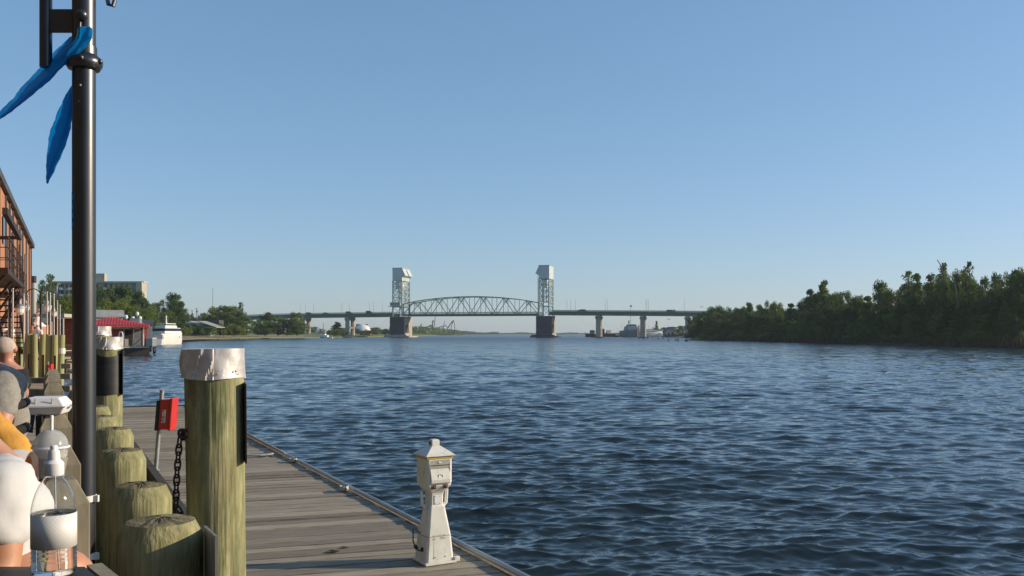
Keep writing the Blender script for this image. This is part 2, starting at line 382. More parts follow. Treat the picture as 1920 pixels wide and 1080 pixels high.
def ribbon(name, rows, mat):
    V = [p for r_ in rows for p in r_]; n = len(rows[0]); Fq = []
    for i in range(len(rows) - 1):
        for j in range(n - 1): Fq.append((i * n + j, i * n + j + 1, (i + 1) * n + j + 1, (i + 1) * n + j))
    m = MB(); m.add(V, Fq); o = m.build(name, mat); return tag(o, kind='structure')
# left bank
LS = [(-1.2, -20), (-1.2, 2.5), (-12, 25), (-22, 45), (-40, 78), (-66, 120), (-93, 180), (-110, 260), (-128, 350), (-140, 430), (-147, 500), (-144, 560), (-138, 610), (-140, 650), (-128, 720), (-118, 800), (-126, 900), (-124, 1010), (-108, 1120), (-106, 1300), (-160, 1700), (-400, 2600)]
def offs(pts, d):
    out = []
    for i, p in enumerate(pts):
        a = pts[max(i - 1, 0)]; b = pts[min(i + 1, len(pts) - 1)]
        t = Vector((b[0] - a[0], b[1] - a[1])).normalized(); out.append((p[0] - t.y * d, p[1] + t.x * d))
    return out
def bank(name, S, side, tiers, mat):
    rows = []
    base = [Vector((x, y, 0)) for x, y in S]
    for d, z in tiers:
        o = offs(S, d * side) if d < 60 else [(x - d * (1 if side > 0 else -1), y) for x, y in S]
        rows.append([(x, y, z) for x, y in o])
    return ribbon(name, rows, mat)
bank('left_bank_ground', LS, 1, [(0, -1.5), (.3, .7), (6, 1.1), (18, 1.9), (45, 3.0), (200, 6.5), (3000, 8)], M['grass'])
RS = [(330, -60), (200, 60), (150, 150), (121, 212), (112, 260), (104, 303), (101, 350), (98, 400), (94, 466), (93, 478), (130, 560), (137, 700), (140, 800), (150, 900), (260, 1300), (700, 2600)]
bank('right_bank_ground', RS, -1, [(0, -1.5), (.5, .3), (5, .6), (14, 1.2), (40, 1.8), (3000, 3)], M['soil'])
# far shores downriver
ribbon('far_shore_ground', [[(-700, 2780, -1), (-130, 2700, -1), (100, 2900, -1), (700, 3000, -1), (1600, 2700, -1)], [(-700, 2790, 1), (-130, 2710, 1), (100, 2910, 1), (700, 3010, 1), (1600, 2710, 1)], [(-2000, 7000, 3), (-130, 7000, 3), (100, 7000, 3), (1700, 7000, 3), (3000, 7000, 3)]], M['grass'])
# ================================================================ BRIDGE
BU = Vector((math.cos(R(14)), -math.sin(R(14)), 0)); BV = Vector((math.sin(R(14)), math.cos(R(14)), 0))
B0 = Vector((PX(752, 759), 759, 0))
def BP(t, s, z): return B0 + BU * t + BV * s + Vector((0, 0, z))
bridge = thing('lift_bridge', 'green steel vertical lift bridge with two pale lattice towers crossing the whole river', 'bridge', BP(62, 0, 0))
bo = bridge.location
def bm_(): return MB(off=bo)
BM3 = Matrix((BU, BV, Vector((0, 0, 1)))).transposed()
def bbox(m, t0, t1, s0, s1, z0, z1):
    m.box(BP((t0 + t1) / 2, (s0 + s1) / 2, (z0 + z1) / 2), (abs(t1 - t0), abs(s1 - s0), abs(z1 - z0)), M=BM3)
def zbot(t):
    if t < 0: return 17.2 + t * .0075 - max(0, -t - 90) ** 1.5 * .0025
    if t < 124: return 17.4 + .6 * t / 124
    u = t - 124
    return 17.9 - u * .0115 - max(0, u - 110) ** 1.5 * .002
# approach girders and decks
def approach(t0, t1, step):
    g = bm_(); d = bm_(); rr = {-8.5: bm_(), 8.3: bm_()}
    ts = np.arange(t0, t1 + .01, step)
    for a, b in zip(ts[:-1], ts[1:]):
        za, zb = zbot(a), zbot(b)
        for s in (-7.2, -2.4, 2.4, 7.2):
            g.prism([BP(a, s - .25, za), BP(b, s - .25, zb), BP(b, s - .25, zb + 2.3), BP(a, s - .25, za + 2.3)], BV * .5)
        g.prism([BP(a, -7.5, za), BP(b, -7.5, zb), BP(b, -7.5, zb + .2), BP(a, -7.5, za + .2)], BV * .5)
        d.prism([BP(a, -8.6, za + 2.32), BP(b, -8.6, zb + 2.32), BP(b, -8.6, zb + 2.85), BP(a, -8.6, za + 2.85)], BV * 17.2)
        for s in (-8.5, 8.3):
            r = rr[s]
            for h in (3.25, 3.75):
                r.prism([BP(a, s, za + h), BP(b, s, zb + h), BP(b, s, zb + h + .28), BP(a, s, za + h + .28)], BV * .2)
            for k in range(4):
                t = a + (b - a) * k / 4; r.bar(BP(t, s + .1, za + 2.8), BP(t, s + .1, za + 4.0), .16)
    g.build('girder', M['bridge'], bridge); d.build('deck', M['bridge'], bridge)
    for s in rr: rr[s].build('railing', M['bridge'], bridge)
approach(-250, -4.2, 10.24); approach(128.2, 400, 10.4)
# lift span
g = bm_(); bbox(g, 4.6, 119.4, -8.4, 8.4, 18.6, 19.2)
for s in (-7.5, 7.5): bbox(g, 4.6, 119.4, s - .35, s + .35, 17.5, 18.58)
for k in range(25): bbox(g, 4.8 + k * 4.75, 5.3 + k * 4.75, -7.1, 7.1, 17.7, 18.57)
for s in (-8.3, 8.3):
    for h in (19.8, 20.4): bbox(g, 4.6, 119.4, s - .1, s + .1, h, h + .22)
g.build('deck', M['bridge'], bridge)
NP = 12; TT = [5 + 114 * i / NP for i in range(NP + 1)]
def ztop(t): return 27.6 + 5.6 * (1 - ((t - 62) / 57) ** 2) ** .9 if abs(t - 62) < 57 else 27.6
tr = bm_()
for s in (-7.5, 7.5):
    for i in range(NP):
        a, b = TT[i], TT[i + 1]
        tr.bar(BP(a, s, ztop(a)), BP(b, s, ztop(b)), .6, .6)
        if i % 2 == 0: tr.bar(BP(a, s, 18.6), BP(b, s, ztop(b)), .45)
        else: tr.bar(BP(a, s, ztop(a)), BP(b, s, 18.6), .45)
        tr.bar(BP(b, s, 18.6), BP(b, s, ztop(b)), .36)
    tr.bar(BP(TT[0], s, 18.6), BP(TT[0], s, ztop(TT[0])), .7)
for i in range(NP + 1):
    t = TT[i]; z = ztop(t)
    tr.bar(BP(t, -7.5, z), BP(t, 7.5, z), .35)
    if i % 2 == 1:
        tr.bar(BP(t, -7.5, z - 3.4), BP(t, 7.5, z - 3.4), .3)
        for q in range(4):
            s0 = -7.5 + q * 3.75; tr.bar(BP(t, s0, z - 3.4 if q % 2 else z), BP(t, s0 + 3.75, z if q % 2 else z - 3.4), .22)
    if i < NP:
        tr.bar(BP(t, -7.5, z), BP(TT[i + 1], 7.5, ztop(TT[i + 1])), .22); tr.bar(BP(t, 7.5, z), BP(TT[i + 1], -7.5, ztop(TT[i + 1])), .22)
tr.build('truss', M['bridge'], bridge)
# towers
def tower(T, sg):
    """sg: +1 when the span lies towards +t"""
    t_ = bm_(); hw, hs = 4.0, 8.2
    legs = [(T + a * hw, b * hs) for a in (-1, 1) for b in (-1, 1)]
    for (t, s) in legs: bbox(t_, t - .5, t + .5, s - .5, s + .5, 17.4, 47)
    for s in (-hs, hs):
        bbox(t_, T + sg * hw * .35 - .3, T + sg * hw * .35 + .3, s - .3, s + .3, 28.5, 47)
    lv = [28.5, 33.0, 37.6, 42.2, 46.8]
    for i in range(4):
        z0, z1 = lv[i], lv[i + 1]
        for s in (-hs, hs):
            t_.bar(BP(T - hw, s, z0), BP(T + hw, s, z0), .42)
            tm = T + sg * hw * .35; ta = T - sg * hw
            t_.bar(BP(ta, s, z0), BP(tm, s, z1), .34); t_.bar(BP(ta, s, z1), BP(tm, s, z0), .34)
            t_.bar(BP(tm, s, z0), BP(T + sg * hw, s, (z0 + z1) / 2), .26); t_.bar(BP(tm, s, z1), BP(T + sg * hw, s, (z0 + z1) / 2), .26)
        for t in (T - hw, T + hw):
            t_.bar(BP(t, -hs, z0), BP(t, hs, z0), .42)
            t_.bar(BP(t, -hs, z0), BP(t, 0, z1), .32); t_.bar(BP(t, hs, z0), BP(t, 0, z1), .32)
            t_.bar(BP(t, 0, z0), BP(t, -hs, z1), .28); t_.bar(BP(t, 0, z0), BP(t, hs, z1), .28)
    for s in (-hs, hs):
        t_.bar(BP(T - hw, s, 18), BP(T + hw, s, 25), .3); t_.bar(BP(T + hw, s, 18), BP(T - hw, s, 25), .3)
        t_.bar(BP(T - hw, s, 25), BP(T + hw, s, 25), .5)
    for t in (T - hw, T + hw):
        t_.bar(BP(t, -hs, 25.4), BP(t, hs, 25.4), .5)
        for q in range(6):
            s0 = -hs + q * hs / 3; t_.bar(BP(t, s0, 25.4 if q % 2 else 28.5), BP(t, s0 + hs / 3, 28.5 if q % 2 else 25.4), .28)
    tower_o = t_.build('tower', M['bridge_pale'], bridge)
    def sub(m, name, mt): return m.build(name, mt, tower_o)
    h = bm_()
    def hp(dt, s, z): return BP(T + sg * dt, s, z)
    poly = [(-4.3, 46.9), (4.2, 46.9), (4.2, 49.9), (4.2, 57.2), (-4.3, 57.2)]
    h.prism([hp(a, -8.6, z) for a, z in poly], BV * 17.2)
    sub(h, 'machine_house', M['bridge_house'])
    for (s0, s1) in ((-8.59, -1.4), (1.6, 8.59)):
        h = bm_(); h.prism([hp(4.21, s0, 49.6), hp(7.0, s0, 51.0), hp(4.21, s0, 57.1)], BV * (s1 - s0)); sub(h, 'sheave_hood', M['bridge_house'])
    h = bm_(); bbox(h, T - 4.6, T + 4.6, -8.9, 8.9, 57.22, 57.6); sub(h, 'roof', M['bridge_pale'])
    h = bm_(); bbox(h, T - 2.6, T + 2.2, -6, 6, 40.3, 46.2); sub(h, 'counterweight', M['white'])
    h = bm_()
    for s in (-5.5, 5.5):
        for q in (-.4, .4): h.bar(hp(5.6, s + q, 50), hp(5.6, s + q, ztop(5) if sg > 0 else 28), .14)
    sub(h, 'lifting_cable', M['iron'])
    # pier
    p = bm_(); bbox(p, T - 6.3, T + 6.3, -9.4, 9.4, 1.2, 17.2)
    po = p.build('pier', M['concrete'], bridge)
    f = bm_()
    for k in range(17): bbox(f, T - 6.2 + k * .76, T - 5.62 + k * .76, -9.75, -9.42, .2, 16.9)
    bbox(f, T - 6.2, T + 6.2, -9.6, -9.41, 3, 16.6)
    f.build('fender_piles', M['fender'], po)
    f = bm_(); bbox(f, T + 6.31, T + 6.4, -6.5, 1.5, 3.5, 10.5); f.build('recess_panel', M['fender'], po)
    f = bm_(); bbox(f, T - 10.5, T + 10.5, -12.5, 12.5, -1, 1.19); bbox(f, T - 9.4, T + 9.4, -12.9, -12.51, -1, 2.2); f.build('footing', M['concrete'] if sg > 0 else M['fender'], po)
tower(0, 1); tower(124, -1)
# operator house on the left tower
m = bm_(); bbox(m, -5.6, 3.2, -10.8, -8.75, 25.7, 28.7)
oh = m.build('operator_house', M['bridge_pale'], bridge)
m = bm_(); bbox(m, -5.9, 3.5, -11.0, -8.7, 28.72, 28.9); m.build('roof', M['bridge_pale'], oh)
m = bm_(); bbox(m, -7.4, 3.8, -11.2, -8.7, 25.3, 25.6); m.build('platform', M['bridge'], oh)
for k in range(6): m = bm_(); bbox(m, -5.2 + k * 1.4, -4.5 + k * 1.4, -10.84, -10.79, 27.0, 28.1); m.build('window', M['glassdark'], oh)
# approach piers
def pier(t, kind):
    p = bm_(); zb = zbot(t) - .05
    for s in ((-6, 5) if kind == 'twin' else (-5, 5)):
        r0 = 1.9
        p.loft([[BP(t + r * math.cos(a), s + r * math.sin(a), z) for a in [2 * math.pi * j / 10 for j in range(10)]] for r, z in ((r0, .6), (r0 * .92, zb - 3.4), (r0 * 1.15, zb - 2.4), (r0 * 1.45, zb - 1.2))])
    bbox(p, t - 1.6, t + 1.6, -8, 8, zb - 1.19, zb)
    bbox(p, t - .9, t + .9, -4, 4, 7.5, 8.4)
    o = p.build('pier', M['concrete'], bridge)
    f = bm_(); bbox(f, t - 4.6, t + 4.6, -9.6, 9.6, -1, .59); f.build('footing', M['fender'], o)
for t in (-45.8, -87, -128, -168, -206): pier(t, 'twin')
for t in (166.8, 201.6, 236, 272, 310): pier(t, 'single')
# lamps on the bridge
def bridge_lamp():
    r = thing('street_lamp', '', 'street lamp', (0, 0, 0), 0, 'street lamps along the bridge')
    m = MB(); m.tube([(0, 0, 0), (0, 0, 9.0), (0, .3, 9.6), (0, 1.6, 9.9)], [.13, .09, .07, .06], 6); m.build('pole', M['greysteel'], r)
    m = MB(); m.box((0, 2.0, 9.9), (.35, .9, .18)); m.build('lamp_head', M['greysteel'], r); return r
proto = bridge_lamp(); first = True
ORD = ['first', 'second', 'third', 'fourth', 'fifth', 'sixth', 'seventh', 'eighth', 'ninth', 'tenth', 'eleventh', 'twelfth', 'thirteenth', 'fourteenth', 'fifteenth', 'sixteenth', 'seventeenth', 'eighteenth', 'nineteenth', 'twentieth'] + \
      ['twenty-' + q for q in ('first', 'second', 'third', 'fourth', 'fifth', 'sixth', 'seventh', 'eighth', 'ninth')] + ['thirtieth'] + ['thirty-' + q for q in ('first', 'second', 'third', 'fourth', 'fifth', 'sixth', 'seventh', 'eighth', 'ninth')] + ['fortieth'] + ['forty-' + q for q in ('first', 'second', 'third', 'fourth', 'fifth', 'sixth', 'seventh', 'eighth', 'ninth')] + ['fiftieth'] + ['fifty-' + q for q in ('first', 'second', 'third', 'fourth', 'fifth', 'sixth', 'seventh', 'eighth', 'ninth')] + ['sixtieth']
def tpx(px, s=0):
    k = (px - HX) / F; b = B0 + BV * s
    return (k * b.y - b.x) / (BU.x - k * BU.y)
pxs = [(563, 8), (573, -8), (588, 8), (641, -8), (655, 8), (693, 8), (700, -8), (717, 8)]
pxs2 = [(1063, -8), (1070, 8), (1079, 8), (1135, -8), (1139, 8), (1211, 8), (1213, -8), (1216, 8), (1283, -8)]
n = 0
for grp, side in ((pxs, 'left'), (pxs2, 'right')):
    for i, (px, s) in enumerate(grp):
        o = proto if first else copy_tree(proto); first = False
        t = tpx(px, s); o.location = BP(t, s, zbot(t) + 2.86); o.rotation_euler = (0, 0, -R(14) + (0 if s < 0 else math.pi))
        o['label'] = 'thin grey bridge lamp post, %s from the left on the %s approach' % (ORD[i], side)
# cars on the bridge
def car(name, label, mt, t, s, L=4.6, H=1.5, van=False):
    loc = BP(t, s, zbot(t) + 2.86); r = thing(name, label, 'car', loc, -R(14), 'vehicles crossing the bridge')
    m = MB(); hw = .9
    pr = [(-L / 2, .35), (L / 2, .35), (L / 2, .75), (L / 2 - .3, .9), (L * .22, .98), (L * .08, H), (-L * .32, H), (-L * .46, .95), (-L / 2, .9)]
    if van: pr = [(-L / 2, .35), (L / 2, .35), (L / 2, .95), (L * .36, 1.1), (L * .26, H), (-L / 2, H)]
    m.prism([(x, -hw, z) for x, z in pr], (0, 2 * hw, 0)); m.build('body', mt, r)
    m = MB(); m.prism([(x * .9, -hw - .01, 1.0 + (z - 1.0) * .86) for x, z in pr if z >= .95], (0, 2 * hw + .02, 0)); m.build('window', M['glassdark'], r)
    for x in (-L * .31, L * .31):
        for y in (-hw + .1, hw - .1):
            m = MB(); m.tube([(x, y - .12, .34), (x, y + .12, .34)], .34, 10); m.build('wheel', M['black'], r)
car('car', 'small dark car on the bridge just right of the right tower, leading the pair', M['car'], tpx(1088, -4), -4)
car('car', 'low dark car on the bridge directly behind another right of the right tower', M['car'], tpx(1094, -4), -4, 5, 1.9, True)
car('car', 'dark car on the right part of the bridge with a white vehicle ahead of it', M['car'], tpx(1256, -4), -4, 5, 1.9, True)
car('van', 'tiny white van on the bridge near the right bank trees', M['white'], tpx(1263.5, -4), -4, 4.2, 2.0, True)
car('car', 'dark car on the bridge above the leftmost visible twin column pier', M['car'], tpx(579, -4), -4, 4.8, 1.8, True)
car('car', 'dark car on the bridge midway between the two left twin column piers', M['car'], tpx(611, -4), -4)
car('car', 'dark van on the bridge above the twin column pier nearest the left tower', M['car'], tpx(654, -4), -4, 5, 2.1, True)
car('truck', 'small dark truck on the bridge a little left of the left tower', M['car'], tpx(692, -4), -4, 5.2, 2.3, True)
# ================================================================ TREES
def leaf_quads(rng, C, rad, n, size, flat=.8, seed_shape=None):
    """n leaf clumps spread through balls of radius rad round the centres C"""
    k = len(C); idx = rng.randint(0, k, n)
    d = rng.normal(size=(n, 3)); d /= np.linalg.norm(d, axis=1)[:, None]
    r = (rng.uniform(0, 1, n) ** .45)[:, None]
    P0 = C[idx] + d * r * rad[idx][:, None] * np.array([1, 1, flat])
    a = rng.normal(size=(n, 3)); a /= np.linalg.norm(a, axis=1)[:, None]
    b = np.cross(a, rng.normal(size=(n, 3))); b /= np.linalg.norm(b, axis=1)[:, None]
    s = (size * rng.uniform(.55, 1.35, n))[:, None]
    V = np.stack([P0 - a * s, P0 + b * s * .6, P0 + a * s, P0 - b * s * .6], 1).reshape(-1, 3)
    return V, np.arange(4 * n).reshape(-1, 4)
def make_tree_meshes(kind, seed):
    """unit tree: height 1, crown radius about .28-.5; returns crown data and a trunk MB"""
    rng = np.random.RandomState(seed); t = MB(); C = []; Rd = []
    if kind == 'round':
        nb = 15
        t.tube([(0, 0, 0), (.01, .005, .2), (.0, .01, .45), (.02, 0, .7)], [.028, .022, .016, .006], 7)
        for i in range(nb * 3):
            th = rng.uniform(0, 6.28); u = rng.uniform(-1, 1); rr = math.sqrt(max(0, 1 - u * u * .9)) * rng.uniform(.35, 1.0) * .36
            z = .52 + u * .38; C.append((rr * math.cos(th), rr * math.sin(th), z)); Rd.append(rng.uniform(.08, .15))
            if i % 3 == 0: t.tube([(0, 0, .25 + .3 * rng.rand()), (rr * .6 * math.cos(th), rr * .6 * math.sin(th), z - .07), C[-1]], [.011, .007, .003], 5)
        n = 5600; ls = .020
    elif kind == 'tall':
        t.tube([(0, 0, 0), (.01, 0, .4), (-.01, .01, .8), (0, 0, .97)], [.02, .016, .008, .002], 7)
        for i in range(60):
            z = rng.uniform(.10, .93); rr = .24 * (1.02 - z) ** .75 * rng.uniform(.1, 1.0); th = rng.uniform(0, 6.28)
            C.append((rr * math.cos(th), rr * math.sin(th), z)); Rd.append(.055 + .07 * (1 - z) * rng.uniform(.7, 1.3))
            t.tube([(0, 0, z - .08), C[-1]], [.007, .002], 4)
        n = 4600; ls = .019
    elif kind == 'sparse':
        t.tube([(0, 0, 0), (.02, 0, .4), (-.02, .01, .75), (.01, 0, 1.0)], [.018, .013, .007, .002], 6)
        for i in range(26):
            z = rng.uniform(.42, 1.0); rr = rng.uniform(.04, .26) * (1.25 - z); th = rng.uniform(0, 6.28)
            C.append((rr * math.cos(th), rr * math.sin(th), z)); Rd.append(rng.uniform(.03, .075))
            t.tube([(0, 0, z - .14), (rr * .5 * math.cos(th), rr * .5 * math.sin(th), z - .06), C[-1]], [.006, .004, .0015], 4)
        n = 1100; ls = .016
    elif kind == 'umbrella':
        t.tube([(0, 0, 0), (.02, 0, .35), (.04, .01, .65), (.03, 0, .9)], [.025, .02, .012, .004], 7)
        for i in range(52):
            z = .38 + .54 * rng.rand(); rr = rng.uniform(0, .42) * (1.3 - z); th = rng.uniform(0, 6.28)
            C.append((rr * math.cos(th) + .03, rr * math.sin(th), z)); Rd.append(rng.uniform(.06, .10))
            t.tube([(.03, 0, z - .15), C[-1]], [.008, .003], 4)
        n = 4600; ls = .019
    else:  # bush
        t.tube([(0, 0, 0), (0, 0, .3)], [.03, .02], 5)
        for i in range(18):
            th = rng.uniform(0, 6.28); rr = rng.uniform(0, .55); z = .25 + .5 * rng.rand() * (1 - rr * .6)
            C.append((rr * math.cos(th), rr * math.sin(th), z)); Rd.append(rng.uniform(.16, .3))
        n = 1500; ls = .05
    C = np.array(C); Rd = np.array(Rd)
    V, Fq = leaf_quads(rng, C, Rd, n, ls)
    V[:, 2] = np.maximum(V[:, 2], .005)
    V[:, 2] /= V[:, 2].max()
    return V, Fq, t
TREE_LIB = {}
def lib(kind, var, mk):
    key = (kind, var, mk)
    if key not in TREE_LIB:
        V, Fq, t = make_tree_meshes(kind, hash(kind) % 97 if False else sum(map(ord, kind)) + var * 13)
        me = npmesh('crown', V, Fq, M[mk]); tr = t.build('trunk', M['trunk'])
        TREE_LIB[key] = (me.data, tr.data)
        bpy.data.objects.remove(me); bpy.data.objects.remove(tr)
    return TREE_LIB[key]
trng = random.Random(11)
RADK = {'round': .42, 'tall': .20, 'sparse': .22, 'umbrella': .34, 'bush': .66}
def tree(px, top, D, wpx, kind, mk, label, zb=1.0, name=None, group=None, back=0, bottom=None):
    """px centre, top pixel, crown width in pixels at distance D"""
    H = PZ(top, D) - zb; wid = wpx / F * D / 2 / RADK[kind]
    cdat, tdat = lib(kind, trng.randint(0, 3), mk)
    nm = name or ('bush' if kind == 'bush' else 'tree')
    r = thing(nm, label, 'bush' if nm == 'bush' else 'tree', (PX(px, D), D, zb), trng.uniform(0, 6.28), group)
    for n_, dt in (('crown', cdat), ('trunk', tdat)):
        o = bpy.data.objects.new(n_, dt); col.objects.link(o); o.parent = r
        o.scale = (wid * 1.0, wid * 1.0, H) if n_ == 'crown' else (wid, wid, H * .97)
    return r
def interp(x, tab):
    for (a, b), (c, d) in zip(tab[:-1], tab[1:]):
        if a <= x <= c: return b + (d - b) * (x - a) / (c - a)
    return tab[0][1] if x < tab[0][0] else tab[-1][1]
WR = [(1290, 637), (1330, 639), (1400, 640), (1540, 643.5), (1700, 646.5), (1920, 652)]
def DR(x): return CZ * F / (interp(x, WR) - HY)
# --- silhouette trees on the right bank, left to right: px, top px, crown width px, kind, leaf
SIL = [(1301, 588, 26, 'round', 'leafdark'), (1318, 582, 28, 'round', 'leafdark'), (1341, 571, 42, 'round', 'leafmid'), (1362, 574, 34, 'round', 'leafdark'), (1388, 573, 36, 'round', 'leafdark'),
       (1405, 566, 24, 'tall', 'leafmid'), (1424, 569, 26, 'round', 'leafdark'), (1440, 561, 26, 'round', 'leafdark'), (1457, 563, 28, 'round', 'leafmid'), (1483, 568, 30, 'tall', 'leafmid'), (1502, 563, 30, 'round', 'leafdark'),
       (1519, 541, 30, 'tall', 'leafdark'), (1545, 523, 30, 'tall', 'leafmid'), (1533, 548, 34, 'tall', 'leafdark'), (1563, 545, 34, 'round', 'leafmid'), (1584, 543, 38, 'round', 'leafdark'), (1606, 551, 34, 'round', 'leafmid'), (1627, 554, 34, 'tall', 'leafmid'),
       (1652, 523, 40, 'umbrella', 'leafmid'), (1672, 538, 40, 'round', 'leaflight'), (1703, 507, 44, 'sparse', 'leafmid'), (1700, 528, 44, 'round', 'leafmid'), (1719, 511, 30, 'tall', 'leafmid'), (1745, 511, 40, 'sparse', 'leafmid'), (1742, 526, 44, 'round', 'leaflight'),
       (1768, 492, 46, 'sparse', 'leafmid'), (1776, 516, 40, 'round', 'leafmid'), (1800, 500, 38, 'round', 'leaflight'), (1817, 489, 30, 'sparse', 'leafdark'), (1822, 516, 36, 'round', 'leafmid'), (1846, 515, 34, 'round', 'leafdark'), (1868, 508, 36, 'round', 'leafdark'), (1886, 506, 36, 'round', 'leafmid'), (1903, 502, 36, 'tall', 'leafdark'), (1918, 498, 44, 'round', 'leafmid'), (1945, 497, 60, 'round', 'leafmid'), (1985, 500, 60, 'round', 'leafdark')]
DESC = {('round', 'leafdark'): 'dark round-crowned', ('round', 'leafmid'): 'green round-crowned', ('round', 'leaflight'): 'sunlit yellow-green', ('tall', 'leafdark'): 'dark narrow', ('tall', 'leafmid'): 'green narrow', ('sparse', 'leafmid'): 'spindly see-through', ('sparse', 'leafdark'): 'thin bare-stemmed', ('umbrella', 'leafmid'): 'flat-topped'}
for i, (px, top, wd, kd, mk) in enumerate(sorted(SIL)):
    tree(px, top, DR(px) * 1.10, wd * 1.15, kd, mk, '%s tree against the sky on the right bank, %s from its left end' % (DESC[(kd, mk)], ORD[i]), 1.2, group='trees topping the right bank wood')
TOPL = sorted((a, b) for a, b, *_ in SIL)
# --- front rows under the skyline: fill the wood down to the water
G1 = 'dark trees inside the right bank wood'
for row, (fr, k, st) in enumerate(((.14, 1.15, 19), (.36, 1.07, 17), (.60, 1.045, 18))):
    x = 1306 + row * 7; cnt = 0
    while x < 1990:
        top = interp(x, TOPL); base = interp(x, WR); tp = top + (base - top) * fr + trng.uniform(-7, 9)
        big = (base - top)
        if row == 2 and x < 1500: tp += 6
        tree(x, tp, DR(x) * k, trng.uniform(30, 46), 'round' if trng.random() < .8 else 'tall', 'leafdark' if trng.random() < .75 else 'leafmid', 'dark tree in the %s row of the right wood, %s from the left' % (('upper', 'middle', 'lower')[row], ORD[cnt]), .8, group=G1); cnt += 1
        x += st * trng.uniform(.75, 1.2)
x = 1300; cnt = 0
while x < 1985:
    base = interp(x, WR); h = trng.uniform(16, 34) * (1 if x > 1500 else .6)
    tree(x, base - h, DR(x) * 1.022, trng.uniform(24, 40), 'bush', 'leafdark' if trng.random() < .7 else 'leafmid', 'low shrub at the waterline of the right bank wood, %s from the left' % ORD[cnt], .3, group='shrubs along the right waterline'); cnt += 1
    x += trng.uniform(11, 19)
tree(1316, 624, DR(1316) * .99, 24, 'bush', 'leaflight', 'bright yellow-green bush alone at the tip of the right bank', .3)
# reeds: uncountable
def reeds(name, pts, n, h, w_, mat, seed=3):
    rng = np.random.RandomState(seed); V = []
    seg = rng.randint(0, len(pts) - 1, n); u = rng.rand(n)
    A = np.array(pts); B = A[seg] * (1 - u[:, None]) + A[seg + 1] * u[:, None]
    off = rng.normal(size=(n, 2)) * 1.6; hh = h * rng.uniform(.4, 1.2, n)
    x = B[:, 0] + off[:, 0] + 2.5; y = B[:, 1] + off[:, 1]
    a = rng.uniform(0, 6.28, n); dx = np.cos(a) * w_; dy = np.sin(a) * w_
    lx = rng.normal(size=n) * .25 * hh; z0 = np.full(n, .1)
    V = np.stack([np.stack([x - dx, y - dy, z0], -1), np.stack([x + dx, y + dy, z0], -1), np.stack([x + lx + dx * .2, y + dy * .2, hh], -1), np.stack([x + lx - dx * .2, y - dy * .2, hh], -1)], 1).reshape(-1, 3)
    o = npmesh(name, V, np.arange(4 * n).reshape(-1, 4), mat); return tag(o, 'brown reeds fringing the foot of the right bank', 'reeds', None, 'stuff')
reeds('reeds', [(PX(x, DR(x)), DR(x)) for x in range(1340, 2000, 20)], 16000, 2.1, .10, M['reed'])
# --- far tree lines
def treeline(name, pts, h, n, size, mat, label, seed=1):
    rng = np.random.RandomState(seed); A = np.array(pts, float); seg = rng.randint(0, len(A) - 1, n); u = rng.rand(n)
    B = A[seg] * (1 - u[:, None]) + A[seg + 1] * u[:, None]
    hx = h * (.65 + .35 * np.sin(B[:, 0] * .021 + 1) * np.sin(B[:, 0] * .057)); z = .5 + hx * rng.rand(n)
    C = np.stack([B[:, 0], B[:, 1] + rng.normal(size=n) * 8, z], -1)
    V, Fq = leaf_quads(rng, C, np.full(n, size), n, size, 1)
    V[:, 2] = np.maximum(V[:, 2], 0)
    o = npmesh(name, V, Fq, mat); return tag(o, label, 'far trees', None, 'stuff')
treeline('far_treeline', [(PX(862, 2690), 2690), (PX(935, 2780), 2780)], 9, 1800, 2.2, M['leafmid'], 'low far green tree line between the two bridge piers, left half')
treeline('far_treeline', [(PX(930, 2820), 2820), (PX(1010, 2900), 2900), (PX(1110, 2960), 2960), (PX(1300, 3000), 3000)], 5.0, 5000, 2.0, M['leafmid'], 'thin far green shore running behind the right pier', 2)
treeline('far_treeline', [(PX(660, 1250), 1250), (PX(745, 1300), 1300), (PX(800, 1400), 1400), (PX(870, 1900), 1900)], 13, 4500, 1.7, M['leafmid'], 'hazy green trees on the far left shore under the bridge', 3)
